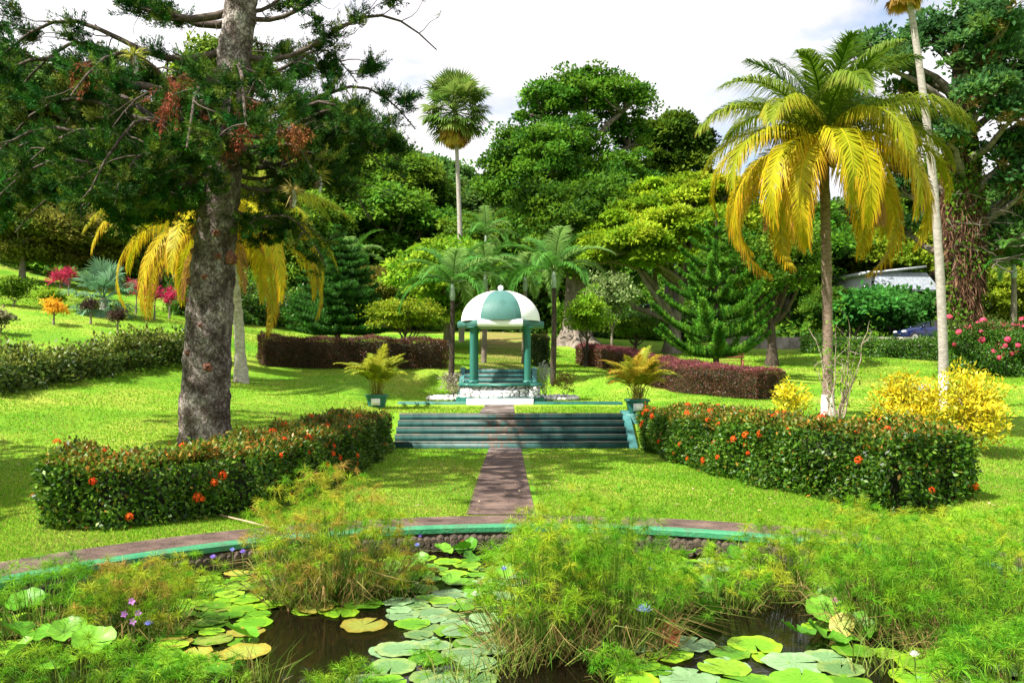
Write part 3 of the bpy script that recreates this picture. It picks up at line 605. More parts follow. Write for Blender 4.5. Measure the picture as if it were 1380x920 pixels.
hedge('ixora_hedge', 'dark green flowering hedge below the big pine trunk, curving along the pond path', 'hedge',
      [(-4.2,24.3),(-4.1,20),(-4.3,16.4),(-4.75,13.9),(-5.6,12.85),(-6.75,12.6)], [1.5,1.5,1.5,1.5,1.3], [.98,1.0,1.0,.96,.92], .085, 1250, ixc, ixt, 11, 85, loose=.05, lump=.065, flower=IX, fside=lambda p,o,t: (o[:,1] < .2))
hedge('ixora_hedge', 'dark green hedge with orange flower heads running from the steps to the yellow shrubs', 'hedge',
      [(4.3,24.3),(4.7,21),(5.3,18),(6.0,15.6),(6.8,13.65)], [1.35,1.5,1.6,1.75,1.75], [1.08,1.15,1.2,1.28,1.25], .09, 1200, ixc, ixt, 12, 98, loose=.05, lump=.065, flower=IX, fside=lambda p,o,t: (o[:,1] < .3))
rdc = [(.05,.02,.012), (.09,.045,.018), (.14,.05,.028), (.07,.09,.02)]; rdt = [(.12,.035,.03), (.2,.06,.055), (.12,.12,.03)]
def KK(px, D): return ((px-690)/F0*D, D)
hedge('clipped_hedge', 'long low maroon clipped hedge behind the left planter', 'hedge', [KK(350,36),KK(470,37.5),KK(598,39)], 1.3, [1.3,1.3,1.3], .06, 1300, rdc, rdt, 13, lump=.05, loose=.04)
hedge('clipped_hedge', 'curving maroon clipped hedge with pinkish red top right of the gazebo', 'hedge', [KK(790,48),KK(850,39),KK(930,34),KK(1040,30.8)], [1.2,1.4,1.6], [1.05,1.1,1.1], .06, 1300, rdc, [(.22,.05,.05),(.32,.10,.10)], 14, lump=.05, loose=.04)
hedge('clipped_hedge', 'tall squarish clipped green hedge block behind the right gazebo column', 'hedge', [KK(716,41.5),KK(738,41.5)], 1.2, 1.5, .07, 1100, [(.02,.06,.01),(.06,.10,.015)], [(.14,.10,.02),(.1,.12,.02)], 15, lump=.03)
gr = [(.025,.09,.008), (.055,.16,.012), (.11,.21,.018)]
hedge('border_planting', 'ragged yellow green shrub row crossing the left lawn', 'shrub row', [KK(-60,23),KK(20,24.8),KK(90,26.8),KK(160,29.8),KK(240,33.5)], [1.5,1.2,1.2], [.8,.75,.95], .14, 520, [(.03,.06,.012),(.06,.11,.015),(.12,.14,.02)], [(.10,.17,.02),(.2,.2,.035)], 16, lump=.16, loose=.17)
hedge('roadside_hedge', 'clipped green hedge along the lower side of the road wall', 'hedge', [KK(1085,53.5),KK(1180,51),KK(1290,47.5)], 1.6, [1.0,.9,1.2], .11, 620, gr, [(.06,.16,.02),(.1,.2,.02)], 17, lump=.09, loose=.08)
hedge('bougainvillea_hedge', 'loose hedge covered in pink blossom at the right edge of the lawn', 'hedge', [KK(1278,43),KK(1345,42),KK(1470,40)], [2.2,2.4], [2.2,2.3,1.9], .12, 600, gr, [(.12,.12,.03),(.07,.13,.02)], 18, 90, lump=.2, loose=.15, flower=BG, fsc=1.45, fside=lambda p,o,t: ((o[:,1] < .3) & (p[:,2] > 2.75)))
hedge('shrub_bank', 'low pale green shrub bank beyond the lawn left of the left norfolk pine', 'shrub row', [KK(235,50),KK(330,54),KK(440,58)], 2, [1.5,1.8,1.6], .22, 260, gr, [(.12,.17,.03),(.08,.16,.02)], 19, lump=.3, loose=.25)
hedge('shrub_bank', 'bright green undergrowth bank below the bright spreading tree', 'shrub row', [KK(770,64),KK(850,63),KK(930,62),KK(1010,61)], 2.4, [1.4,1.7,1.5], .24, 240, gr, [(.06,.16,.02),(.08,.18,.02)], 20, lump=.3, loose=.25)
hedge('shrub_bank', 'leafy undergrowth bank at the foot of the hillside behind the gazebo', 'shrub row', [KK(440,68),KK(560,68),KK(640,70),KK(760,70)], 3, [2.6,2.2,3.0], .28, 170, gr, [(.07,.16,.02),(.13,.2,.02)], 21, lump=.45, loose=.35)

# ------------------------------------------------------------------ broadleaf trees and shrubs
def crown(g, rng, lobes, n, ls, cols, cr=.9, aspect=.62, flat=.75, fill=.35, shell=(.5,1.0), low=-.5, droop=0):
    vol = np.array([(l[3]*l[4]+l[3]*l[5]+l[4]*l[5]) for l in lobes]); tot = vol.sum(); out = []
    for l, v in zip(lobes, vol):
        m = max(3, int(v*6.5/(cr*cr*2.2))); u = rdir(rng, m*3); u = u[u[:, 2] > low][:m]; m = len(u)
        ctr = np.array(l[:3])+u*np.array(l[3:6])*(rng.uniform(*shell, (m,1))+rng.normal(0,.09,(m,1))); out.append(ctr)
        k = max(3, int(n*v/tot/m)); idx = np.repeat(np.arange(m), k); M = len(idx)
        csz = cr*rng.uniform(.4,1.45, m)
        d = rdir(rng, M); d[:, 2] = np.where(d[:, 2] < -.3, -d[:, 2], d[:, 2]); rad = rng.random(M)**.4
        off = d*rad[:, None]*csz[idx, None]; off[:, 2] *= flat
        p = ctr[idx]+off; nr = d*.7+u[idx]*.4+[0,0,.7]+rdir(rng, M)*.45
        dd = d*.8+rdir(rng, M)*.7-[0,0,droop]
        cc = pal(rng, m, cols, .14)[idx]*(1+.16*rng.standard_normal((M,1)))
        leaves(g, p, dd, nr, ls*rng.uniform(.7,1.3,M), ls*aspect*rng.uniform(.8,1.2,M), np.clip(cc, .004, 1), .12)
    return out
def limb_pts(a, b, rng, k=6, wob=.06, sag=0):
    a, b = np.array(a, float), np.array(b, float); t = np.linspace(0,1,k)[:, None]; L = np.linalg.norm(b-a)
    p = a+(b-a)*t+np.sin(t*pi)*rng.standard_normal(3)*L*wob; p[:, 2] += (np.sin(t*pi)*sag*L)[:, 0]; p[1:-1] += rng.standard_normal((k-2,3))*L*.015; return p
def tree(name, label, cat, loc, seed, trunk, tr, lobes, n, ls, cols, cr=.9, bark=None, group=None, rz=0, sc=1, twigs=6, leafm=None, base_flare=1.5, **kw):
    rng = R(seed); root = thing(name, label, cat, loc, rz, group, sc); bark = bark or BARK
    tp = np.array(trunk, float); g = G(); k = len(tp); rr = np.linspace(tr, tr*.55, k); rr[0] *= base_flare
    tp2 = np.vstack([tp[0]-[0,0,.5], tp]); tube(g, tp2, np.r_[rr[0], rr], 10, rough=.05, rng=rng)
    g2 = G(); ctrs = crown(g2, rng, lobes, n, ls, cols, cr, **kw)
    for l, cs in zip(lobes, ctrs):
        c = np.array(l[:3]); st = tp[-1] if rng.random() < .6 or k < 3 else tp[-2]
        j = c-[0,0,l[5]*.3]; tube(g, limb_pts(st, j, rng, 6, .07), np.linspace(tr*.5, tr*.2, 6), 6, cap=False)
        for q in cs[rng.permutation(len(cs))[:twigs]]: tube(g, limb_pts(j, q, rng, 5, .08), np.linspace(tr*.2, tr*.05, 5), 4, cap=False)
    g.build('trunk', bark, root, smooth=True); g2.build('crown', leafm or FOL, root); return root
def ctree(*a, **k): k.setdefault('leafm', FOL); return tree(*a, **k)
dk = [(.022,.075,.006), (.05,.135,.008), (.10,.19,.012)]; md = [(.045,.12,.008), (.09,.19,.012), (.15,.25,.016)]; br = [(.09,.19,.008), (.16,.27,.012), (.25,.33,.02)]; ol = [(.07,.09,.012), (.14,.15,.018), (.21,.19,.03)]; bl = [(.03,.10,.016), (.065,.16,.026), (.10,.2,.035)]
rl = R(77)
def lob(k, R_, H, spread, rz=1.0, seed=0):
    r_ = R(seed); a = np.arange(k)*2.4+r_.random(); rr = spread*np.sqrt((np.arange(k)+.5)/k)
    return [(rr[i]*cos(a[i]), rr[i]*sin(a[i]), H+(1-(rr[i]/spread)**2)*spread*rz*.55+r_.uniform(-.4,.4), R_*r_.uniform(.8,1.2), R_*r_.uniform(.8,1.2), R_*.7*r_.uniform(.8,1.2)) for i in range(k)]
# the great domed tree on the hill
p = at(775, 76, -.3); zt = lambda y, D: CAMZ-(y-496)/F0*D
def lobpx(lst, D, p): return [((a-690)/F0*D-p[0], dy, zt(b, D)-p[2], r/F0*D, r/F0*D*1.0, r2/F0*D) for a, b, r, r2, dy in lst]
tree('domed_tree', 'very large domed dark green tree rising highest behind the gazebo', 'tree', p, 31,
     [(0,0,0),(.3,0,4),(.2,0,9),(0,0,12)], 1.0, lobpx([(735,150,42,36,0),(790,130,45,36,0),(838,140,40,38,0),(700,205,38,40,0),(850,185,28,30,1),(760,210,48,42,-2),(820,245,45,34,-2),(700,265,45,40,-1),(770,280,55,40,-3),(850,265,36,34,-1),(670,240,28,36,1),(775,370,70,40,-5),(690,370,40,30,-2),(775,330,60,40,-7),(740,395,50,34,-7),(810,380,50,34,-7),(740,240,45,40,-5),(800,290,50,45,-5),(730,320,55,36,-2),(800,335,50,34,-2)], 76, p),
     140000, .34, dk+[(.08,.18,.012)], 1.15, twigs=10, flat=.6)
p = at(905, 84, -.3); tree('rounded_tree', 'dark rounded tree on the skyline right of the great domed tree', 'tree', p, 32, [(0,0,0),(0,0,8),(0,0,13)], .6,
     lobpx([(890,195,26,26,0),(915,190,28,28,0),(940,205,22,26,0),(880,235,30,30,0),(925,240,36,34,0)], 84, p), 36000, .42, dk, 1.3)
p = at(905, 53, -.2); tree('spreading_tree', 'bright yellow green spreading tree with flat layered boughs', 'tree', p, 33, [(0,0,0),(.2,0,2),(.6,0,4)], .45,
     lobpx([(830,305,34,20,0),(880,280,42,20,1),(930,265,40,20,1),(975,262,36,20,0),(850,335,50,20,-2),(910,315,50,22,-2),(965,305,40,24,-1),(1000,300,30,28,0),(820,350,36,18,-1),(880,355,40,20,-2),(840,290,30,16,2),(815,330,30,16,0),(900,250,34,16,2),(950,245,30,16,2)], 53, p), 95000, .26, [(.12,.24,.008),(.2,.32,.012),(.3,.37,.02)], .9, flat=.5, twigs=9)
# prototypes for the hillside, then copies
P0 = {}
P0['a'] = tree('broadleaf_tree', 'x', 'tree', (0,0,0), 41, [(0,0,0),(.1,0,3),(0,0,5)], .35, lob(10,2.6,6.2,3.4,1.5,1)+[(0,0,4.2,3,3,2)], 30000, .42, dk, 1.2)
P0['b'] = tree('broadleaf_tree', 'x', 'tree', (0,0,0), 42, [(0,0,0),(.3,.1,4),(.1,0,7)], .32, lob(9,2.0,8.0,2.6,1.8,2)+[(0,0,5.5,2.6,2.6,1.8),(0,0,3.5,2.4,2.4,1.8)], 30000, .42, md, 1.0, flat=.8, droop=.5)
P0['c'] = tree('broadleaf_tree', 'x', 'tree', (0,0,0), 43, [(0,0,0),(0,0,3),(.3,0,5)], .3, lob(10,2.5,5.2,3.7,1.0,3)+[(0,0,3.4,2.8,2.8,1.6)], 28000, .4, ol, 1.1)
P0['d'] = tree('broadleaf_tree', 'x', 'tree', (0,0,0), 44, [(0,0,0),(0,0,3),(.2,0,4.5)], .28, lob(9,2.4,5.2,3.2,1.2,4)+[(0,0,3.2,2.6,2.6,1.6)], 28000, .38, br, .95, flat=.5)
P0['e'] = tree('broadleaf_tree', 'x', 'tree', (0,0,0), 45, [(0,0,0),(.2,0,3),(0,.2,5)], .3, lob(10,2.3,6.0,3.0,1.7,5)+[(0,0,3.8,2.6,2.6,1.8)], 28000, .44, bl, .9, flat=.7, droop=.3)
used = set()
HILL = [ # px, D, proto, scale, label, dz
 (445,92,'b',1.25,'tall hanging-leaved tree on the hilltop left of the slender fan palm'),(500,98,'a',1.2,'dark hilltop tree under the pine bough tip'),(548,90,'b',1.2,'tree draped in creepers on the hillside, its top against the sky'),
 (590,100,'e',1.25,'bluish green skyline tree just left of the fan palm stem'),(640,98,'e',1.15,'bluish green skyline tree between fan palm and domed tree'),(668,86,'a',1.0,'dark tree pressed against the left side of the domed tree'),
 (470,78,'b',1.0,'mid green drooping tree above the left norfolk pine'),(530,76,'b',1.0,'creeper hung tree in the middle of the hillside'),(585,80,'a',.95,'dark bushy tree behind the fan palm stem'),(640,74,'b',.85,'drooping tree above the left christmas palm'),
 (520,62,'c',.55,'olive bush tree with pale flecks right of the left norfolk pine'),(603,51,'d',.74,'bright green small tree above the left christmas palm'),
 (395,88,'e',1.2,'blue green tree on the slope right of the pine trunk'),(350,80,'c',1.1,'olive tree on the slope behind the left coconut palm'),(410,70,'b',.8,'mid green tree behind the yellow coconut fronds'),
 (300,95,'b',1.35,'tall hillside tree hidden behind the pine trunk'),(240,84,'c',1.1,'olive tree left of the pine trunk on the hillside'),(180,76,'a',1.0,'dark bushy tree above the left slope'),(120,84,'c',1.2,'large olive brown tree high on the left hill'),(60,72,'c',1.0,'olive tree with open crown on the left hill'),
 (10,80,'e',1.2,'blue green tree at the far left of the hill'),(-40,66,'a',1.0,'dark tree at the outer left end of the hill'),(90,58,'c',.62,'small olive thicket tree above the red cordylines'),(30,56,'c',.6,'small olive thicket tree at the top of the left lawn'),(160,60,'c',.6,'brownish thicket tree behind the silvery fan palm'),(215,64,'a',.6,'small dark tree behind the left coconut fronds'),
 (960,95,'a',1.2,'dark tree on the skyline behind the bright spreading tree'),(1010,82,'b',1.0,'tree behind the left fronds of the right coconut palm'),(1060,76,'a',1.1,'dark tree behind the right coconut trunk'),(1110,84,'e',1.15,'blue green tree directly behind the coconut crown'),(1160,88,'a',1.1,'dark tree behind the white house'),(1215,80,'d',1.0,'light green tree above the white house roof'),
 (1260,92,'b',1.2,'tall tree far behind the creeper clad giant'),(1330,78,'e',1.1,'blue green tree right of the creeper clad trunk'),(1390,70,'d',1.0,'light green tree at the far right edge'),(1430,84,'a',1.2,'dark tree beyond the right edge foliage'),
 (1340,60,'d',.62,'light green roadside tree above the pink blossom'),(1170,66,'d',.45,'bright bushy tree beside the white house'),(1120,63,'a',.4,'small dark bushy tree left of the white house'),(1215,64,'d',.42,'bright bushy tree directly above the parked car'),
 (770,92,'a',1.0,'dark tree low behind the domed tree'),(700,82,'e',.62,'blue green tree right behind the gazebo dome'),(745,74,'a',.42,'small dark tree behind the right christmas palm'),(800,66,'b',.42,'small drooping tree behind the clipped bush'),
]
for i, h in enumerate(HILL):
    px, D, pr, sc, lab = h[:5]; loc = at(px, D, -.3); s = sc; rz = R(i+200).random()*6.28
    if pr not in used: o = P0[pr]; used.add(pr); o.location = loc; o.rotation_euler = (0,0,rz); o.scale = (s,s,s); o['label'] = lab
    else: o = dup(P0[pr], loc, rz, (s*R(i).uniform(.92,1.1), s*R(i+50).uniform(.92,1.1), s), lab)
    o['group'] = 'trees on the wooded hillside'
tree('broad_shade_tree', 'shade tree standing beyond the left border, its crown shading the left lawn', 'tree', (-15.2,11.5,.2), 48, [(0,0,-.2),(0,0,3),(0,0,5)], .3, [(0,0,7.5,2.6,3.2,1.8),(-2.5,1,7,2.4,2.4,1.6),(-1,-3,7.4,2.4,2.2,1.6)], 20000, .3, md, 1.0)
# small trees and shrubs close by
def shrub(name, label, px, D, seed, H, W_, n, ls, cols, cat='shrub', group=None, k=5, cr=.22, tr=.04, dz=0, twigs=4, bark=None, leafm=None, sp=1.0, stem=.35, hz=(.55,.78), hr=.24, **kw):
    p = at(px, D, dz) if not isinstance(px, np.ndarray) else px
    r_ = R(seed); L = []
    for i in range(k):
        a = i*2.4+r_.random(); q = W_*.5*.62*math.sqrt((i+.5)/k)*sp; b_ = W_*.26*r_.uniform(.7,1.25); L.append((q*cos(a)*r_.uniform(.7,1.25), q*sin(a), H*r_.uniform(*hz), b_, b_, H*hr*r_.uniform(.7,1.25)))
    return tree(name, label, cat, p, seed, [(0,0,0),(.02,0,H*stem*.5),(.03,.02,H*stem)], tr, L, n, ls, cols, cr, bark, group, twigs=twigs, leafm=leafm, **kw)
ye = [(.30,.32,.015), (.58,.50,.02), (.75,.58,.03)]
shrub('croton_shrub', 'rounded bright yellow shrub behind the right hedge, left of the whitewashed palm foot', 1228, 19.5, 51, 1.75, 1.6, 4200, .13, ye, k=8, cr=.2, leafm=GLOSSY, aspect=.38, low=-.8, hz=(.25,.72), hr=.30, stem=.15)
shrub('croton_shrub', 'tall spreading yellow shrub right of the whitewashed palm foot', 1306, 18.6, 52, 2.15, 1.55, 4000, .13, ye, k=9, cr=.2, leafm=GLOSSY, aspect=.38, sp=1.3, low=-.8, hz=(.25,.72), hr=.30, stem=.15)
shrub('croton_shrub', 'small yellow shrub left of the coconut palm foot', 1070, 21, 53, 1.25, 1.0, 1300, .12, ye, k=5, cr=.16, leafm=GLOSSY, aspect=.38, sp=1.2, hz=(.25,.72), hr=.30, stem=.15)
shrub('croton_shrub', 'little orange yellow drooping shrub alone on the left lawn', 72, 35.5, 54, 1.05, .95, 1300, .16, [(.45,.30,.01),(.7,.36,.02),(.75,.45,.03)], k=4, cr=.2, aspect=.25, droop=1.0, stem=.6)
shrub('bronze_shrub', 'small bronze leaved shrub nearest the orange yellow one on the left lawn', 122, 37, 55, 1.15, .75, 900, .09, [(.03,.02,.015),(.08,.05,.03)], k=4, stem=.5)
shrub('bronze_shrub', 'small bronze leaved shrub closest to the pine trunk on the left lawn', 158, 35.5, 56, 1.1, .9, 1000, .09, [(.03,.02,.015),(.07,.04,.03)], k=4, stem=.5)
shrub('garden_shrub', 'dark green shrub with broad leaves at the far left of the lawn', 18, 39, 57, 1.3, 1.7, 2200, .14, dk+md[1:], k=6, hz=(.25,.72), hr=.30, stem=.15)
shrub('garden_shrub', 'light green low shrub beside the broad leaved one on the left slope', 66, 41, 58, 1.0, 1.6, 2200, .12, br, k=6, hz=(.25,.72), hr=.30, stem=.15)
shrub('garden_shrub', 'pale flowering shrub cut off by the left border of the view', 0, 32, 59, 1.0, .9, 1200, .12, [(.1,.12,.05),(.3,.25,.15),(.05,.1,.03)], k=4, hz=(.25,.72), hr=.30, stem=.15)
pkc = [(.35,.012,.05), (.5,.03,.08), (.16,.02,.03)]
for i, (px, D, lab) in enumerate([(92,50,'crimson cordyline left of the silvery fan palm'),(80,46,'crimson cordyline low beside the thicket on the left slope'),(183,43,'crimson cordyline just right of the silvery fan palm'),(208,41,'crimson cordyline under the yellow coconut fronds'),(228,43,'crimson cordyline nearest the pine trunk')]):
    shrub('cordyline', lab, px, D, 60+i, 1.7, .75, 300, .28, pkc, 'shrub', 'crimson cordylines on the left slope', k=3, cr=.25, aspect=.2, stem=.6)
shrub('low_tree', 'low layered yellow green tree behind the left maroon hedge', 545, 43, 66, 2.9, 3.6, 9000, .14, br, 'tree', k=9, cr=.42, tr=.09, bark=DARKBARK, flat=.3)
shrub('low_tree', 'slim leafy yellow green tree right of the right christmas palm', 790, 44, 67, 4.0, 2.9, 7000, .15, br, 'tree', k=8, cr=.42, tr=.08, bark=DARKBARK, flat=.35)
shrub('ball_bush', 'dark clipped rounded bush on a short trunk beyond the right lawn', 856, 52, 68, 2.1, 3.4, 9000, .11, dk, 'bush', k=9, cr=.4, tr=.12, bark=DARKBARK, stem=.5)
shrub('pale_stem_tree', 'small tree with pale stem and whitish green leaves left of the right norfolk pine', 824, 50, 69, 5.0, 2.6, 4200, .22, [(.15,.25,.06),(.3,.36,.15),(.08,.16,.03)], 'tree', k=7, cr=.5, tr=.10)
shrub('forked_tree', 'tree with dark forked stem behind the right norfolk pine', 1040, 46.5, 70, 7.6, 6.6, 16000, .22, dk+md, 'tree', k=11, cr=.8, tr=.28, bark=DARKBARK, stem=.3)
shrub('big_leaf_bush', 'bright green large leaved bush in front of the white house', 1150, 62.2, 71, 3.8, 6, 8000, .4, [(.03,.13,.02),(.07,.22,.03)], 'bush', k=9, cr=.8, tr=.12, hz=(.25,.72), hr=.30, stem=.15)
shrub('big_leaf_bush', 'bright green large leaved bush right above the parked car', 1205, 63, 72, 4.6, 6.5, 8000, .4, [(.03,.13,.02),(.06,.2,.03)], 'bush', k=9, cr=.8, tr=.12, hz=(.25,.72), hr=.30, stem=.15)
shrub('silvery_shrub', 'thin silvery leaved shrub against the right gazebo column', np.array([1.28,33.6,1.1]), 0, 73, 1.45, .75, 800, .07, [(.30,.32,.27),(.5,.5,.45)], k=5, cr=.14, tr=.02, sp=.9, hz=(.25,.72), hr=.30, stem=.15)
shrub('flowering_shrub', 'yellow green shrub in the rock edged bed right of the gazebo', np.array([2.0,33.1,1.1]), 0, 74, 1.05, 1.0, 1200, .07, [(.14,.19,.03),(.3,.28,.05),(.25,.1,.06)], k=5, cr=.16, tr=.02, hz=(.25,.72), hr=.30, stem=.15)
shrub('flowering_shrub', 'pale flowered shrub in the rock edged bed left of the gazebo', np.array([-2.3,33.2,1.1]), 0, 75, 1.15, 1.0, 1200, .07, [(.12,.13,.05),(.45,.42,.35),(.2,.17,.08)], k=5, cr=.16, tr=.02, hz=(.25,.72), hr=.30, stem=.15)
# bare stemmed shrub in front of the coconut palm
p = at(1125, 20.5); rng = R(80); bs = thing('bare_shrub', 'tall nearly leafless shrub of thin upright stems around the coconut trunk', 'shrub', p)
g = G(); g2 = G()
for i in range(12):
    a = rng.random()*6.28; e = np.array([cos(a)*rng.uniform(.3,.85), sin(a)*.5, rng.uniform(1.6,2.7)]); q = limb_pts((rng.normal(0,.06), rng.normal(0,.06), 0), e, rng, 7, .05)
    tube(g, q, np.linspace(.026,.006,7), 5, cap=False)
    for k in (3,4,5,6):
        e2 = q[k]+rng.standard_normal(3)*[.2,.2,.15]+[0,0,.25]; tube(g, limb_pts(q[k], e2, rng, 4), np.linspace(.008,.003,4), 4, cap=False)
        m_ = 9; leaves(g2, e2+rng.standard_normal((m_,3))*.1, rdir(rng,m_), rdir(rng,m_)+[0,0,1], .11, .05, pal(rng,m_,md+br[:1]))
g.build('stem', mat('pale_bark', (.25,.18,.14), (.42,.33,.27), 8, .9), bs); g2.build('foliage', FOL, bs)
# buttressed trunk standing behind the gazebo
p = at(776, 56); bt = thing('buttressed_trunk', 'thick fluted grey tree trunk with spreading roots right of the gazebo', 'tree', p)
g = G(); th = np.linspace(0, 2*pi, 41)[:-1]
pr = [(1.9,-.4),(1.5,.0),(1.0,.5),(.78,1.2),(.68,2.5),(.62,4.5),(.55,8)]
V = [];
for r_, z_ in pr:
    fl = 1+.22*np.clip(1.6-z_*.25, .2, 1.6)*np.sin(th*7+z_*.3)*.6; V += [(r_*f*cos(t), r_*f*sin(t), z_) for f, t in zip(fl, th)]
i = np.arange(len(pr)-1)[:, None]*40; j = np.arange(40)[None]; g.add(V, np.stack([i+j, i+(j+1)%40, i+40+(j+1)%40, i+40+j], -1).reshape(-1, 4)); g.build('trunk', BARK, bt, smooth=True)
g2 = G(); crown(g2, R(81), [(0,0,8,3,3,1.8),(1.5,1,9.2,2.2,2.2,1.6),(-1.6,1,9,2.4,2.2,1.5),(0,-1.2,4.6,2.4,1.8,1.6),(1.6,-.8,5.6,2,1.8,1.6),(-1.4,-.8,6,2,1.8,1.6)], 26000, .3, dk, 1.0); g2.build('crown', FOL, bt)

# ------------------------------------------------------------------ creeper clad giant on the right
p = at(1292, 47, -.3); gi = thing('creeper_clad_tree', 'giant tree on the right with shaggy brown aerial roots hanging down its trunk', 'tree', p); rng = R(90)
g = G(); tz = [(0,-1,1.1),(0,0,1.0),(.1,3,.85),(.1,6,.9),(.3,9,.8),(.2,12,.6),(.1,15,.45),(0,18,.3)]
tube(g, [(a, 0, z_) for a, z_, _ in tz], [r_ for *_, r_ in tz], 16, rough=.08, rng=rng)
GL = lobpx([(1290,150,30,26,-3),(1255,200,22,18,-2),(1310,60,34,30,-3),(1320,175,26,22,-3),(1350,260,30,26,-2),(1370,210,30,28,-2),(1235,250,24,22,1),(1225,215,24,22,1),(1355,330,30,24,0),(1245,300,20,20,2),(1180,55,26,16,1),(1215,75,30,18,0),(1195,100,22,14,-1),(1270,40,36,30,1),(1320,30,40,30,0),(1365,50,42,34,1),(1290,90,36,26,-1),(1340,100,40,30,-1),(1385,120,38,34,0),(1360,165,36,28,-2),(1235,120,26,18,1),(1250,165,26,20,1),(1340,215,34,24,-1),(1385,240,36,30,0),(1370,300,36,30,1),(1180,130,22,14,2)], 47, p)
g2 = G(); ct = crown(g2, rng, GL, 34000, .34, [(.02,.07,.015),(.035,.11,.03),(.06,.16,.04),(.10,.2,.03)], .75, aspect=.55, flat=.6)
g3 = G(); g4 = G()
for l, cs in zip(GL, ct):
    j = np.array(l[:3])-[0,0,l[5]*.4]; st = np.array([.15, 0, max(4, min(17, j[2]-1.5-abs(j[0])*.3))]); tube(g3, limb_pts(st, j, rng, 7, .05, .05), np.linspace(.28,.1,7), 7, cap=False)
    for q in cs[:9]: tube(g3, limb_pts(j, q, rng, 5, .1), np.linspace(.09,.02,5), 4, cap=False)
    for q in cs[9:13]:   # epiphyte clumps
        m_ = 40; leaves(g4, q-[0,0,.4]+rng.standard_normal((m_,3))*.1, rdir(rng,m_)+[0,0,.5], rdir(rng,m_), rng.uniform(.3,.6,m_), .06, pal(rng,m_,[(.25,.2,.05),(.35,.22,.08),(.2,.25,.05)]))
for i in range(26):   # pale bare twigs on the right of the trunk
    s_ = np.array([1.1+.6*rng.random(), -1.1, rng.uniform(5.5,10)]); e = s_+[rng.uniform(.4,2.4)*(1 if rng.random() < .75 else -1), rng.uniform(-.8,.2), rng.uniform(-.5,1.0)]; q = limb_pts(s_, e, rng, 6, .12); tube(g3, q, np.linspace(.045,.015,6), 4, cap=False)
    for k in (2,3,4,5): tube(g3, limb_pts(q[k], q[k]+rng.standard_normal(3)*.45, rng, 4, .15), np.linspace(.02,.008,4), 3, cap=False)
ROOTM = leafmat('hanging_roots', 0, .9, .03)
# hanging aerial roots and dead creeper
m_ = 15000; th = rng.uniform(0, 2*pi, m_); zz = 1.2+13.5*rng.random(m_); rr = np.interp(zz, [0,2,5,8,12,15], [.6,.8,1.05,1.1,.75,.5])*rng.uniform(.82,1.12,m_)
a_ = np.c_[.15+rr*np.cos(th), rr*np.sin(th), zz]; dn = np.c_[rng.normal(0,.25,m_), rng.normal(0,.25,m_), -np.ones(m_)]; ln = rng.uniform(.3,.9,m_)[:, None]
g5 = G(); strips(g5, a_, a_+dn*ln*.5, a_+dn*ln+rng.normal(0,.12,(m_,3)), .035, .05, rdir(rng,m_), pal(rng,m_,[(.045,.022,.015),(.11,.055,.032),(.2,.11,.07)],.25))
for q in range(34):   # creeper leaves climbing the trunk
    a = rng.uniform(3.3, 6.2); z_ = rng.uniform(1.5, 14); k_ = 60; c_ = np.array([.15+1.0*cos(a), 1.05*sin(a), z_]); leaves(g2, c_+rng.normal(0,1,(k_,3))*[.25,.15,.7], rdir(rng,k_), rdir(rng,k_)*.6+[cos(a),sin(a),.5], .26, .17, pal(rng,k_,dk+md,.2))
g.build('trunk', DARKBARK, gi, smooth=True); g3.build('branch_work', mat('lichen_bark', (.06,.05,.035), (.2,.17,.13), 6, .9),  gi, smooth=True); g2.build('crown', FOL, gi); g4.build('epiphyte_growth', FOL, gi); g5.build('root_curtain', ROOTM, gi)

# ------------------------------------------------------------------ palms
def frond(g, rng, o, az, elev, Ln, droop, ll, nl, wd, cb, cm, ct, hang=.6, tw=.0, rach=(.22,.2,.05), rw=.03, s0=.12, vup=.15, gap=0, plume=0):
    s = np.linspace(0,1,20); th = elev-droop*s**1.25; az_ = az+tw*s**2
    d = np.stack([np.cos(th)*np.cos(az_), np.cos(th)*np.sin(az_), np.sin(th)], 1); P = np.array(o)+np.vstack([np.zeros(3), np.cumsum(d[:-1]*Ln/19, 0)])
    tube(g, P, np.linspace(rw, rw*.2, 20), 5, rach, cap=False)
    u = np.linspace(s0, .995, nl); u = np.concatenate([u, u+.4/nl]).clip(0,1); sg = np.repeat([-1., 1.], nl)
    if gap: k = rng.random(2*nl) > gap; u, sg = u[k], sg[k]
    n = len(u); x = u*19; i = np.minimum(x.astype(int), 18); f = (x-i)[:, None]; B = P[i]*(1-f)+P[i+1]*f; T = unit(d[i]*(1-f)+d[i+1]*f)
    S = unit(np.c_[-np.sin(az_[i]), np.cos(az_[i]), np.zeros(n)]); Nn = unit(np.cross(T, S)); Nn = np.where(Nn[:, 2:3] < 0, -Nn, Nn)
    a = (.35+.75*u)[:, None]; pl = plume*rng.uniform(-1,1,(n,1))
    D0 = unit(S*sg[:, None]*np.cos(a)+T*np.sin(a)+Nn*(vup+pl)+rdir(rng,n)*.13)
    L_ = (ll*np.clip(np.sin(pi*(.12+.83*u)), .12, 1)**.7*rng.uniform(.88,1.1,n))[:, None]
    h = hang*rng.uniform(.7,1.3,(n,1)); M = B+D0*L_*.42; D1 = unit(D0+[0,0,-1]*h); E = M+D1*L_*.58
    j = rng.uniform(.8,1.2,(n,1)); c = lambda q: np.clip(np.asarray(q)*j*np.ones((n,3)), 0, 1)
    ct_ = np.where((rng.random(n) < .75)[:, None], c(ct), c(cm))
    strips(g, B, M, E, wd, wd*.95, np.cross(D0, S)+Nn, c(cb), c(cm), ct_)
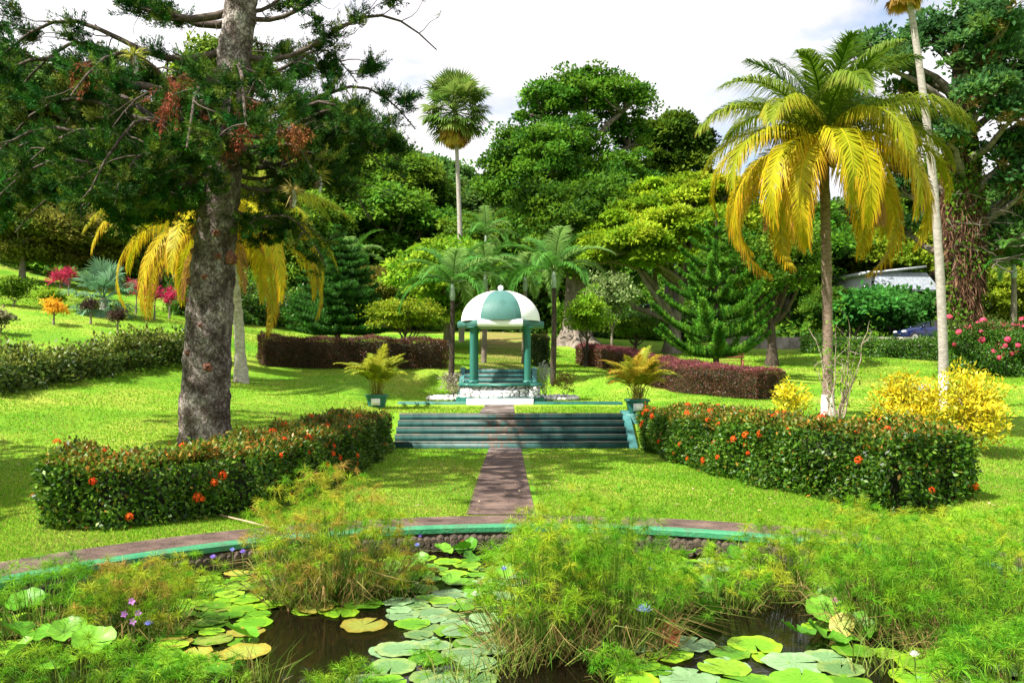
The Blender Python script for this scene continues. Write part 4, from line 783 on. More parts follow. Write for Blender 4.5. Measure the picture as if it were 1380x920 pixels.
def coco(label, loc, H, lean, seed, n=26, trunk_r=.15, Ln=3.7, white=.7, az0=0, name='coconut_palm', old=.95, bark=None, dro=1.0):
    rng = R(seed); root = thing(name, label, 'palm', loc); top = np.array([lean[0], lean[1], H])
    t = np.linspace(0,1,40)[:, None]; P = t*top*[1,1,1]; P[:, 0] += np.sin(t[:,0]*pi)*lean[0]*-.25; P = np.vstack([P[0]-[0,0,.3], P])
    rr = np.r_[trunk_r*1.7, trunk_r*(1.55-.6*np.minimum(1, t[:,0]*5)+.05*np.sin(np.arange(40)*2.4))]
    g = G(); tube(g, P, rr, 12, rough=.03, rng=rng); g.build('trunk', bark or PBARK, root, smooth=True)
    if white:
        g = G(); k = max(2, int(white/H*40)+2); tube(g, P[:k+1], rr[:k+1]+.007, 14, cap=False); g.build('whitewash', WHITEW, root, smooth=True)
    gr_ = np.array([(.035,.11,.015), (.10,.17,.02), (.28,.30,.012), (.52,.44,.010), (.62,.45,.012), (.55,.33,.02)])
    tip = np.array([(.05,.13,.02), (.2,.2,.03), (.5,.36,.02), (.65,.36,.02), (.55,.22,.02), (.38,.15,.04)])
    for i in range(n):
        a = i/(n-1); az = az0+i*2.4+rng.normal(0,.12); el = radians(88-90*a**.8+rng.normal(0,4)); dr = radians((50+100*a**.55*min(1,a*5))*dro+rng.normal(0,7))
        q = 5*old*a**1.45; k = min(int(q), 4); f = q-k; cm = gr_[k]*(1-f)+gr_[k+1]*f; ct = tip[k]*(1-f)+tip[k+1]*f
        g = G(); frond(g, rng, top+[0.08*cos(az), .08*sin(az), -.25*a], az, el, Ln*(.72+.33*min(1, a*3)+.18*max(0,a-.6)/.4), dr, .95, 120, .034, cm*.5+np.array([.07,.13,.008]), cm*.75+np.array([.05,.07,.003]), ct, hang=.5+2.4*a, tw=rng.normal(0,.25), rach=tuple(cm*1.05), rw=.032, vup=.25-.3*a)
        g.build('frond', PALM, root)
    for i in range(5):   # dead brown fronds against the stem
        az = rng.uniform(0, 6.28); g = G(); frond(g, rng, top+[.1*cos(az), .1*sin(az), -.35], az, radians(-25), Ln*.72, radians(62), .6, 50, .035, (.3,.15,.05), (.36,.18,.06), (.22,.1,.04), hang=1.6, rach=(.3,.18,.08)); g.build('dead_frond', PALM, root)
    g = G()
    for i in range(9):
        a = i*.7; u = rdir(rng, 1)[0]; lathe(g, [(max(.003,.1*sin(t_)), -.12*cos(t_)) for t_ in np.linspace(0,pi,7)], 10); g.V[-1] = g.V[-1]+top+[.24*cos(a), .24*sin(a), -.38-.1*(i%3)]; g.C[-1] = np.broadcast_to(np.array([.28,.24,.03]), g.C[-1].shape)
    g.build('coconut_cluster', PALM, root, smooth=True)
    return root
PBARK = mat('palm_bark', (.13,.085,.06), (.30,.22,.17), 7, .9, .7, 22, stretch=(1,1,3)); GBARK = mat('grey_palm_bark', (.24,.21,.18), (.42,.38,.34), 6, .9, .5, 18, stretch=(1,1,2.5)); PALEB = mat('pale_palm_bark', (.30,.26,.22), (.62,.57,.51), 5, .9, .6, 20, stretch=(1,1,2)); WHITEW = mat('whitewash', (.55,.53,.5), (.78,.76,.73), 6, .8, .4, 16)
p = at(1116, 22, -.05); coco('coconut palm with golden yellow hanging fronds rising behind the right hedge', p, 7.45, (-.12,0), 101, 44, .135, 3.7, .75)
p = at(325, 32, -.05); coco('coconut palm with yellow orange fronds and pale trunk half hidden by the big pine', p, 6.3, (-.75,0), 102, 46, .2, 5.0, 0, old=1.0, bark=PALEB, dro=.85)
def adonidia(label, loc, H, seed, n=13, Ln=2.9, old=False, name='christmas_palm', tr=.12):
    rng = R(seed); root = thing(name, label, 'palm', loc); g = G(); z_ = np.linspace(-.3, H-.75, 26); P = np.c_[np.sin(z_*.5)*.06, z_*0, z_]
    tube(g, P, np.r_[tr*1.6, np.linspace(tr*1.15, tr*.8, 25)], 12, rough=.03, rng=rng); g.build('trunk', DARKBARK if not old else BARK, root, smooth=True)
    g = G(); b = P[-1]; tube(g, [b, b+[0,0,.25], b+[0,0,.6], b+[0,0,.8]], [tr*.85, tr*1.05, tr*.7, tr*.4], 12); g.build('crownshaft', mat('crownshaft', (.22,.30,.22), (.36,.42,.34), 4, .5), root, smooth=True)
    for i in range(n):
        a = i/(n-1); az = i*2.4+rng.normal(0,.15); el = radians(75-60*a); cc = np.array([(.04,.14,.015),(.07,.19,.03),(.15,.26,.07)][i % 3])
        g = G(); frond(g, rng, b+[0,0,.72], az, el, Ln*rng.uniform(.85,1.1), radians(75+30*a), .75, 64, .045, cc, cc*1.2, cc*1.6, hang=.35+.5*a, rach=(.10,.18,.04), vup=.35); g.build('frond', PALM, root)
    g = G(); tube(g, [b+[0,0,.7], b+[0,0,1.3], b+[.03,0,2.0]], [.03,.022,.006], 6); g.build('spear_leaf', mat('spear', (.3,.32,.1), (.4,.4,.15), 3, .6), root)
    return root
adonidia('short smooth palm with arching green fronds left of the gazebo', at(608, 37.5), 4.3, 111)
adonidia('smooth palm with arching green fronds right of the gazebo', at(745, 37.5), 4.9, 112)
adonidia('older palm with greyish drooping fronds behind the left side of the dome', at(652, 41), 4.3, 113, 13, 2.3, True)
adonidia('older palm with hanging fronds behind the right side of the dome', at(706, 43), 4.4, 114, 13, 2.2, True)
adonidia('feathery palm crown on the hillside between fan palm and domed tree', at(655, 66), 7.5, 115, 12, 3.4, True, 'feather_palm')
adonidia('dense feathery palm at the right edge behind the pink blossom', at(1365, 47), 5.2, 116, 16, 3.6, True, 'feather_palm', .16)
adonidia('feathery palm low on the hillside left of the slender fan palm', at(476, 64), 5.0, 117, 12, 3.0, True, 'feather_palm')
# potted areca palms
def areca(label, loc, seed, cols, hot=False):
    rng = R(seed); root = thing('areca_palm', label, 'potted palm', loc); g = G()
    for i in range(42):
        az = i*2.4+rng.normal(0,.2); a = rng.random(); c = pal(rng, 1, cols, .1)[0]; tipc = np.array([.5,.16,.02]) if hot and rng.random() < .28 else c*1.3
        frond(g, rng, (rng.normal(0,.08), rng.normal(0,.08), 0), az, radians(89-17*a), rng.uniform(1.1,1.85), radians(42+62*a), .42, 34, .03, c, c*1.1, tipc, hang=.4, rach=(.3,.28,.04), rw=.009, s0=.38)
    g.build('foliage', PALM, root)
    g = G()
    for i in range(14): q = rng.normal(0,.09,2); tube(g, [(q[0],q[1],-.02),(q[0]*1.6,q[1]*1.6,.35)], .012, 6)
    g.build('cane_base', mat('cane', (.2,.22,.05), (.35,.32,.1), 5, .6), root)
areca('feathery yellow green palm growing in the left planter', POTS[0][0]+[0,0,.43], 121, [(.09,.14,.015),(.22,.26,.02),(.33,.33,.03)])
areca('orange tinged feathery palm growing in the right planter', np.array([3.85,26.3,1.355]), 122, [(.12,.18,.015),(.28,.28,.02),(.42,.31,.03)], True)
# fan palms
def fanleaf(g, rng, o, az, el, pet, rad, col, dead=0, seg=26, drp=.5):
    d = np.array([cos(el)*cos(az), cos(el)*sin(az), sin(el)]); h = np.array(o)+d*pet; tube(g, [o, h], [.03,.018], 4, col, cap=False)
    S = unit(np.cross(d, [0,0,1.]) if abs(d[2]) < .95 else np.array([1.,0,0])); Nn = np.cross(S, d)
    a = np.linspace(-2.0, 2.0, seg) if not dead else np.linspace(-.9,.9,seg); D0 = unit(d*np.cos(a)[:, None]+S*np.sin(a)[:, None]+Nn*.12*np.cos(a*6)[:, None])
    L_ = rad*(.78+.22*np.cos(a))[:, None]*rng.uniform(.92,1.05,(seg,1)); B = h+D0*0; M = h+D0*L_*.62; E = M+unit(D0+[0,0,-1]*np.array(drp)*rng.uniform(.6,1.4,(seg,1)))*L_*.4
    c = np.clip(np.array(col)*rng.uniform(.8,1.2,(seg,1)), 0, 1); strips(g, B, M, E, .01, rad*.10, Nn+0*D0, c, c, c*1.25)
def fanpalm(label, loc, H, seed, n=34, rad=.95, pet=.9, tr=.2, cols=((.03,.10,.02),(.10,.16,.06)), skirt=14, trunkm=None, white=0, lean=0):
    rng = R(seed); root = thing('fan_palm', label, 'palm', loc); z_ = np.linspace(-.3, H, 40); P = np.c_[lean*(z_/H)**2, 0*z_, z_]
    rr = np.r_[tr*1.5, np.linspace(tr*1.2, tr*.72, 39)]; g = G(); tube(g, P, rr, 12, rough=.03, rng=rng); g.build('trunk', trunkm or GBARK, root, smooth=True)
    if white: g = G(); k = int(white/H*40)+3; tube(g, P[:k], rr[:k]+.008, 14, cap=False); g.build('whitewash', WHITEW, root, smooth=True)
    top = P[-1]; g = G()
    for i in range(n):
        a = i/(n-1); fanleaf(g, rng, top, i*2.4, radians(84-128*a+rng.normal(0,6)), pet*rng.uniform(.8,1.15), rad*rng.uniform(.85,1.1), pal(rng,1,cols,.12)[0], drp=.3+.5*a)
    g.build('crown', PALM, root)
    if skirt:
        g = G()
        for i in range(skirt): fanleaf(g, rng, top-[0,0,.1+.5*rng.random()], rng.uniform(0,6.28), radians(-62+rng.normal(0,8)), pet*.6, rad*.9, pal(rng,1,[(.4,.34,.05),(.5,.3,.06),(.3,.16,.07)],.1)[0], dead=1, drp=1.2)
        g.build('dead_skirt', PALM, root)
    return root
p = at(622, 55, -.1); zc = zt(150, 55)-p[2]; fanpalm('very tall slender fan palm standing alone against the sky left of the domed tree', p, zc, 131, 74, 1.25, 1.5, .16, skirt=26, lean=-.45, cols=((.06,.14,.02),(.17,.24,.05)))
p = at(1272, 28.5, -.1); zc = zt(-45, 28.5)-p[2]; fanpalm('tallest palm with bare grey stem leaving the top of the view on the right', p, zc, 132, 24, .75, .7, .135, skirt=14, white=1.0, lean=-1.35)
p = at(140, 40, -.1); fanpalm('low silvery green fan palm on the left slope', p, .9, 133, 24, .95, 1.0, .2, cols=((.08,.19,.09),(.16,.28,.17)), skirt=0)
# undergrowth covering the wooded hillside floor
rng = R(900); m_ = 150000; y_ = rng.uniform(62, 122, m_); x_ = rng.uniform(-.72, .72, m_)*y_; ok = (np.sin(x_*.35+2)*np.sin(y_*.3)+rng.normal(0,.5,m_) > -.9) & ~((x_ > 8) & (y_ < 70)) & ~((abs(x_+1) < 4) & (y_ < 68)); x_, y_ = x_[ok], y_[ok]
hh = 1.1+1.0*np.sin(x_*.6+np.sin(y_*.5)*2)+.6*np.sin(y_*1.1+x_*.3); z_ = gz(x_, y_)+np.clip(hh, .2, 3)*rng.random(len(x_))**.5; n_ = len(x_)
g = G(); leaves(g, np.c_[x_, y_, z_], rdir(rng,n_), rdir(rng,n_)+[0,-.3,.9], .55*rng.uniform(.6,1.3,n_), .36, pal(rng,n_,dk+md,.25)); tag(g.build('undergrowth', FOL), 'dense leafy undergrowth covering the wooded hillside', None, None, 'stuff')

# fallen leaves and specks on the lawns
rng = R(905); m_ = 900; y_ = rng.uniform(13, 42, m_); x_ = rng.uniform(-.6,.6,m_)*y_; z_ = gz(x_, y_); ok = (z_ > -.3) & ~((abs(x_) < 3.6) & (y_ > 24) & (y_ < 31)) & ~((abs(x_+.4) < 2) & (y_ > 30) & (y_ < 39)) & (np.hypot(x_-PC[0], y_-PC[1]) > 7.9); P_ = np.c_[x_, y_, z_+.035][ok]; n_ = len(P_)
g = G(); d_ = rdir(rng,n_); d_[:,2] *= .2; leaves(g, P_, d_, rdir(rng,n_)*.3+[0,0,1], rng.uniform(.05,.12,n_), .05, pal(rng,n_,[(.22,.13,.05),(.42,.33,.12),(.5,.42,.25)],.2)); tag(g.build('fallen_leaves', FOL), 'dry fallen leaves scattered over the lawns', None, None, 'stuff')
# ------------------------------------------------------------------ conifers
def cords(g, rng, S, E, sagz, up, dens, nl, nw, cols, r=.03, var=.2, tipup=.25):
    """needle covered cords from S to E (n,3)"""
    n = len(S); L_ = np.linalg.norm(E-S, axis=1); k = np.maximum(4, (L_*dens).astype(int)); idx = np.repeat(np.arange(n), k); M = len(idx); t = rng.random(M)
    tt = t[:, None]; P = S[idx]*(1-tt)+E[idx]*tt; P[:, 2] += -sagz*np.sin(t*pi*.9)*L_[idx]+tipup*t**3*L_[idx]
    D = unit(E-S)[idx]; rd = rdir(rng, M); rd = unit(rd-D*(rd*D).sum(1, keepdims=True)); d = unit(D*.75+rd*.8+[0,0,up])
    c = pal(rng, n, cols, .15)[idx]*(1+var*rng.standard_normal((M,1))); c = c*(1+.5*tt**2)
    leaves(g, P+rd*r*rng.random((M,1)), d, rd+rdir(rng,M)*.5, nl*rng.uniform(.7,1.2,M)*(1-.3*t), nw, np.clip(c, .004, 1), .1)
def norfolk(label, loc, H, seed, Rm, whorls, cols, upc=.25, droopb=0, cord=.5, nl=.16, bl=.9):
    rng = R(seed); root = thing('norfolk_pine', label, 'conifer', loc); g = G(); tube(g, [(0,0,-.3),(0,0,0),(.03,0,H*.5),(0,0,H)], [.17,.15,.09,.02], 9); g.build('trunk', DARKBARK, root, smooth=True)
    gf = G(); gb_ = G()
    for w_ in range(whorls):
        f = w_/(whorls-1); z0 = H*(.14+.84*f**.95); Lb = Rm*(1-f)**.75*(.75+.25*min(1, f*6+.35))+.15; nb = 7 if f < .8 else 5
        for b_ in range(nb):
            az = b_*2*pi/nb+w_*.7+rng.normal(0,.12); L_ = Lb*rng.uniform(.8,1.12); dh = np.array([cos(az), sin(az), 0]); s = np.linspace(0,1,9)
            P = np.array([0,0,z0])+dh*s[:, None]*L_; P[:, 2] += L_*(upc*s**1.6-droopb*np.sin(s*pi*.8)); tube(gb_, P, np.linspace(.03,.01,9), 4, cap=False)
            S, E = P[:-1], P[1:]; cords(gf, rng, S, E, 0, .2, 300, nl, .035, cols, .06, tipup=0)
            m_ = max(3, int(L_/.24)); u = np.linspace(.22,.97,m_); B = np.stack([np.interp(u, s, P[:, k]) for k in range(3)], 1); sd = np.array([-sin(az), cos(az), 0])
            for sg in (-1,1):
                ln = cord*L_*np.clip(1.15-u, .1, 1)[:, None]**.8*.9*rng.uniform(.7,1.1,(m_,1)); E2 = B+(sd*sg*.75+dh*.6)*ln+[0,0,1]*ln*upc*.8; cords(gf, rng, B, E2, .05, .25, 230, nl*.9, .032, cols, .045)
    gb_.build('bough_wood', DARKBARK, root); gf.build('crown', NEEDLE, root); return root
nc = [(.015,.075,.008), (.03,.12,.012), (.07,.19,.02)]
norfolk('dark layered norfolk pine at the left edge of the back lawn', at(455, 45), 6.5, 141, 3.1, 14, nc[:2]+[(.035,.11,.025)], .12, .10, .5)
norfolk('broad norfolk pine with upswept rope-like green boughs on the right lawn', at(965, 38.5), 7.5, 142, 3.3, 9, [(.02,.10,.008),(.045,.16,.012),(.10,.24,.02)], .5, .10, .25, .15)

# ------------------------------------------------------------------ the big foreground pine
TD = 18.0; gzp = gz(-6.5, TD)
def PX(px, py, D=TD): return np.array([(px-690)/F0*D, D, CAMZ-(py-496)/F0*D])
base = PX(274, 600); base[2] = gzp; pine = thing('column_pine', 'big rough barked pine whose dark boughs hang over the left of the garden', 'conifer', base, 0)
rng = R(150)
ctl = np.array([(274,640,.56),(275,590,.525),(278,500,.48),(284,400,.445),(292,300,.415),(302,200,.38),(313,100,.345),(325,0,.31),(345,-150,.28),(362,-300,.19),(374,-420,.06)])
yy = np.linspace(640,-420,150); cx = np.interp(-yy, -ctl[:,0+1], ctl[:,0]); rr = np.interp(-yy, -ctl[:,1], ctl[:,2])
cx = np.convolve(np.pad(cx, 4, mode='edge'), np.ones(9)/9, 'valid')
TP = np.array([PX(a, b) for a, b in zip(cx, yy)])-base
n_ = 40; th = np.arange(n_)*2*pi/n_; V = []
from mathutils import noise as MN
for i, (q, r_) in enumerate(zip(TP, rr)):
    for t_ in th:
        v_ = MN.noise(Vector((cos(t_)*2.2+3, sin(t_)*2.2, q[2]*1.6)))*.06+MN.noise(Vector((cos(t_)*7, sin(t_)*7, q[2]*6)))*.05+(MN.noise(Vector((cos(t_)*14, sin(t_)*14, q[2]*9)))>.2)*.022
        ringv = .018*(max(0, math.sin(q[2]*7.5+.6*math.sin(t_*2)))**8)
        f = 1+v_/max(r_,.2)*.8*min(1,r_*2.2)+ringv/max(r_,.2); V.append((q[0]+r_*f*cos(t_), q[1]+r_*f*sin(t_), q[2]))
i = np.arange(len(TP)-1)[:, None]*n_; j = np.arange(n_)[None]; g = G(); g.add(V, np.stack([i+j, i+(j+1)%n_, i+n_+(j+1)%n_, i+n_+j], -1).reshape(-1,4))
m, n, A, Kk, o = newmat('pine_bark'); p = A('ShaderNodeBsdfPrincipled'); Kk(p.outputs[0], o.inputs[0]); p.inputs['Roughness'].default_value = .92; p.inputs['Specular IOR Level'].default_value = .15
t = A('ShaderNodeTexCoord'); mpn = A('ShaderNodeMapping'); mpn.inputs['Scale'].default_value = (1,1,.8); Kk(t.outputs['Object'], mpn.inputs[0])
wz = A('ShaderNodeTexNoise'); wz.inputs['Scale'].default_value = 6; wz.inputs['Detail'].default_value = 6; Kk(mpn.outputs[0], wz.inputs['Vector'])
wm = A('ShaderNodeMix'); wm.data_type = 'VECTOR'; wm.inputs[0].default_value = .3; Kk(mpn.outputs[0], wm.inputs[4]); Kk(wz.outputs[1], wm.inputs[5])
v = A('ShaderNodeTexVoronoi'); v.feature = 'DISTANCE_TO_EDGE'; v.inputs['Scale'].default_value = 13; Kk(wm.outputs[1], v.inputs['Vector'])
nn = A('ShaderNodeTexNoise'); nn.inputs['Scale'].default_value = 2.6; nn.inputs['Detail'].default_value = 9; nn.inputs['Roughness'].default_value = .72; Kk(mpn.outputs[0], nn.inputs['Vector'])
r1 = ramp(n, [(.34, (.035,.024,.019)), (.46, (.12,.09,.078)), (.55, (.22,.185,.165)), (.67, (.46,.41,.38))]); Kk(nn.outputs[0], r1.inputs[0])
r2 = ramp(n, [(0, (.55,.5,.48)), (.10, (1,1,1))]); Kk(v.outputs['Distance'], r2.inputs[0])
mm = A('ShaderNodeMix'); mm.data_type = 'RGBA'; mm.blend_type = 'MULTIPLY'; mm.inputs[0].default_value = 1; Kk(r1.outputs[0], mm.inputs[6]); Kk(r2.outputs[0], mm.inputs[7]); Kk(mm.outputs[2], p.inputs['Base Color'])
ad = A('ShaderNodeMath'); ad.operation = 'MULTIPLY_ADD'; Kk(r2.outputs[0], ad.inputs[0]); ad.inputs[1].default_value = .6; Kk(wz.outputs[0], ad.inputs[2])
b = A('ShaderNodeBump'); b.inputs['Strength'].default_value = 1; b.inputs['Distance'].default_value = .07; Kk(ad.outputs[0], b.inputs['Height']); Kk(b.outputs[0], p.inputs['Normal'])
g.build('trunk', m, pine, smooth=True)
SCAR = mat('resin_scar', (.07,.03,.02), (.34,.13,.08), 16, .8, .8, 20)
for k, (px_, py_, s_) in enumerate([(268,314,.10),(300,318,.09),(315,350,.15),(286,376,.08),(254,380,.08),(262,340,.07),(302,348,.08),(251,405,.07),(290,495,.09),(262,475,.06),(281,440,.06),(296,255,.11)]):
    q = PX(px_, py_)-base; r_ = np.interp(-py_, -ctl[:,1], ctl[:,2]); c_ = np.interp(q[2], TP[:,2], TP[:,0]); dx = np.clip(q[0]-c_, -r_*.95, r_*.95); yv = -math.sqrt(max(.0, r_*r_-dx*dx))
    g = G(); u = unit(np.array([dx, yv, 0])); lathe(g, [(.004,s_*.25),(s_*.25,s_*.3),(s_*.42,s_*.75),(s_*.62,s_*.6),(s_*.85,s_*.15),(s_*1.05,-.04)], 13); r0 = R(k); g.V = [v_*(1+.2*r0.standard_normal((len(v_),1))) for v_ in g.V]
    ob = g.build('branch_scar', SCAR if k < 11 else mat('old_cut', (.01,.01,.012), (.03,.03,.035), 9, .8), pine, loc=tuple(float(w_) for w_ in (c_+dx, yv, q[2])), smooth=True); ob.rotation_euler = Vector(u.tolist()).to_track_quat('Z','Y').to_euler()
# limbs: attach y, end px, end py, depth offset of the end, foliage amount, kind (g green, d partly dead, b bare tip)
LM = [(12,-50,20,-1,1,'g'),(30,40,-30,1.5,1,'g'),(62,-30,95,-.5,1,'g'),(85,20,140,1.5,1,'g'),(95,-70,165,-1.5,1,'g'),(130,95,135,-4,1,'d'),(135,-20,215,0,1,'g'),(150,60,190,2.5,1,'g'),(160,120,250,-3.8,.8,'d'),
      (178,-60,265,-1,1,'g'),(205,30,270,1.5,1,'g'),(225,110,280,-1.8,.8,'g'),(250,-10,300,2.2,.7,'g'),(265,180,300,2,.5,'g'),(165,250,205,-4.6,.5,'d'),
      (22,545,4,0,1,'g'),(15,470,-30,2,1,'g'),(72,585,68,.5,.55,'b'),(85,480,110,3,1,'g'),(128,560,178,1.0,1,'g'),(150,505,200,-1.5,1,'g'),(168,380,175,-4.2,.6,'d'),
      (235,-30,262,1.5,1.2,'g'),(248,90,300,-2.5,1,'g'),(262,20,322,0,1,'g'),(228,150,262,-3.5,1,'g'),(255,150,318,1.5,.8,'g'),(245,60,240,3.5,1.2,'g'),(195,540,215,-1,1.2,'g'),(225,470,262,2.5,1,'g'),(235,500,300,.5,.9,'g'),(265,430,345,1.4,.9,'g'),
      (190,470,195,3,1,'g'),(215,520,228,2.4,.8,'g'),(205,440,250,-2,.7,'g'),(262,440,362,-.6,.7,'g'),(285,400,315,1.6,.5,'g'),(110,355,100,4.5,.7,'g'),(150,330,172,-5.0,.8,'g'),(180,500,300,3.6,.7,'g'),
      (200,20,235,-2.5,1,'g'),(232,-40,285,-2,1,'g'),(240,70,262,1,.9,'g'),(190,140,225,3,.9,'g'),(212,180,262,-3,.8,'g'),(130,150,175,-2,1,'g'),(172,530,195,-.5,1,'g'),
      (-60,150,-100,-2,1,'g'),(-70,480,-90,1,1,'g'),(-130,220,-170,3,1,'g'),(-190,400,-230,1.5,1,'g'),(-220,280,-270,-2,1,'g'),(-300,380,-340,-1.0,.6,'g')]
LIMB = mat('pine_limb', (.035,.025,.02), (.12,.09,.07), 8, .9, .5, 20)
gc = [(.006,.032,.005), (.012,.052,.006), (.025,.08,.008), (.09,.12,.012)]; dc = [(.15,.05,.02), (.33,.12,.05), (.12,.05,.02)]
for k, (ya, ex, ey, dd, amt, kd) in enumerate(LM):
    rg = R(300+k); a = np.array([np.interp(-ya, -yy, TP[:,0]), 0, (PX(0,ya)-base)[2]]); e = PX(ex, ey, TD+dd)-base; L_ = np.linalg.norm(e-a); s = np.linspace(0,1,12)
    P = a+(e-a)*s[:, None]; P[:, 2] += L_*(.10*np.sin(s*pi)-.10*np.sin(s*2*pi)*1.0); P += np.cumsum(rg.standard_normal((12,3))*.02*L_/5, 0)*s[:, None]
    g = G(); tube(g, P, np.linspace(.085,.016,12)*np.clip(L_/5,.6,1.1), 6, cap=False)
    gf = G(); nt_ = max(4, int(L_/.36*amt)); tu = np.sort(rg.uniform(.2, 1.0 if kd != 'b' else .6, nt_)); nc_ = 14; m_ = nt_*nc_; ti = np.repeat(np.arange(nt_), nc_)
    T = unit(e-a); H_ = unit(np.cross(T, [0,0,1.])); ct_ = np.stack([np.interp(tu, s, P[:, q]) for q in range(3)], 1); sgn = np.where(rg.random(nt_) < .5, -1., 1.)[:, None]
    lat = sgn*rg.uniform(.05,1.0,(nt_,1))*(.35+.65*np.sin(tu*pi)**.6)[:, None]; tc_ = ct_+H_*lat+T*abs(lat)*.45+np.c_[np.zeros((nt_,2)), -.22*abs(lat[:,0])+rg.normal(0,.06,nt_)]
    for b0, e0 in zip(ct_, tc_): tube(g, limb_pts(b0, e0, rg, 5, .06, .04), [.018,.015,.012,.009,.006], 4, cap=False)
    B = tc_[ti]+rg.normal(0,.07,(m_,3)); out_ = unit(tc_-ct_+1e-4)[ti]; E2 = B+unit(out_*.9+rdir(rg,m_)*[.9,.9,.5]+[0,0,.25])*rg.uniform(.22,.48,(m_,1)); u = tu[ti]
    dead = (rg.random(nt_) < .55)[ti] if kd == 'd' else (rg.random(nt_) < .03)[ti]
    if (~dead).any(): cords(gf, rg, B[~dead], E2[~dead], .05, .3, 210, .10, .016, gc, .03, tipup=.25)
    for b0, e0 in zip(B, E2):
        if rg.random() < .12: tube(g, limb_pts(b0, e0-[0,0,.04], rg, 4, .06), [.012,.01,.007,.004], 3, cap=False)
    # tips and secondary tufts
    sel = rg.permutation(m_)[:int(m_*.15)]; mid = (B[sel]+E2[sel])/2; e3 = mid+rdir(rg, len(sel))*[.28,.28,.16]+T*.12; kk = ~dead[sel]
    if kk.any(): cords(gf, rg, mid[kk], e3[kk], .05, .35, 240, .10, .017, gc, .045, tipup=.35)
    cords(gf, rg, P[6:-1] if kd != 'b' else P[4:8], P[7:] if kd != 'b' else P[5:9], 0, .2, 70, .11, .02, gc, .05, tipup=0)
    if kd == 'b':
        for q in range(9):
            b0 = P[5+q%6]; e0 = b0+T*rg.uniform(.4,.9)+[0,0,rg.uniform(.2,.8)]; pts_ = limb_pts(b0, e0, rg, 6, .08, -.06); tube(g, pts_, np.linspace(.012,.004,6), 4, cap=False); cords(gf, rg, pts_[-2:-1], pts_[-1:], 0, .3, 160, .09, .02, gc, .03)
    for q in range(5):   # bare dead twigs near the trunk
        b0 = P[1+q]; e0 = b0+rdir(rg,1)[0]*[.6,.6,.5]-[0,0,.25]; tube(g, limb_pts(b0, e0, rg, 6, .1, -.1), np.linspace(.011,.003,6), 3, cap=False)
    lb = g.build('limb', LIMB, pine)
    gf.build('needle_spray', NEEDLE, lb)
    if dead.sum() > 3 and kd == 'd':
        gd = G(); B_, E_ = B[dead], E2[dead]; E_ = E_*.6+B_*.4-[0,0,.25]; cords(gd, rg, B_, E_, .1, -.5, 110, .085, .018, dc, .04, tipup=-.2); gd.build('dead_spray', NEEDLE, lb)
# air plants perched on boughs
for k, (px_, py_, D_, lab) in enumerate([(430,238,16.4,'spiky air plant perched on a drooping pine bough right of the trunk'),(181,76,15,'spiky yellow green air plant on the upper left pine bough'),(395,258,16.6,'straw coloured air plant tuft hanging near the trunk under the right boughs')]):
    rg = R(400+k); q = PX(px_, py_, D_); g = G(); m_ = 70; d = rdir(rg, m_); d[:, 2] = d[:, 2]*.6+.35; d = unit(d); A_ = np.zeros((m_,3))+rg.normal(0,.02,(m_,3))
    ln = rg.uniform(.22,.38,(m_,1)); strips(g, A_, A_+d*ln*.55, A_+d*ln-[0,0,.05], .022, .014, rdir(rg,m_), pal(rg,m_,[(.2,.25,.03),(.32,.3,.05)] if k < 2 else [(.3,.22,.08),(.4,.3,.1)],.15))
    ap = thing('air_plant', lab, 'air plant', q); g.build('rosette', FOL, ap)
    g = G(); tube(g, [(0,0,.03),(.02,.02,-.18),(.0,.05,-.3)], [.05,.045,.02], 6); strips(g, A_, A_-[0,0,.12]+rg.normal(0,.04,(m_,3)), A_-[0,0,.26]+rg.normal(0,.06,(m_,3)), .012, .01, rdir(rg,m_), pal(rg,m_,[(.12,.08,.05),(.2,.14,.08)])); g.build('root_mass', ROOTM, ap)

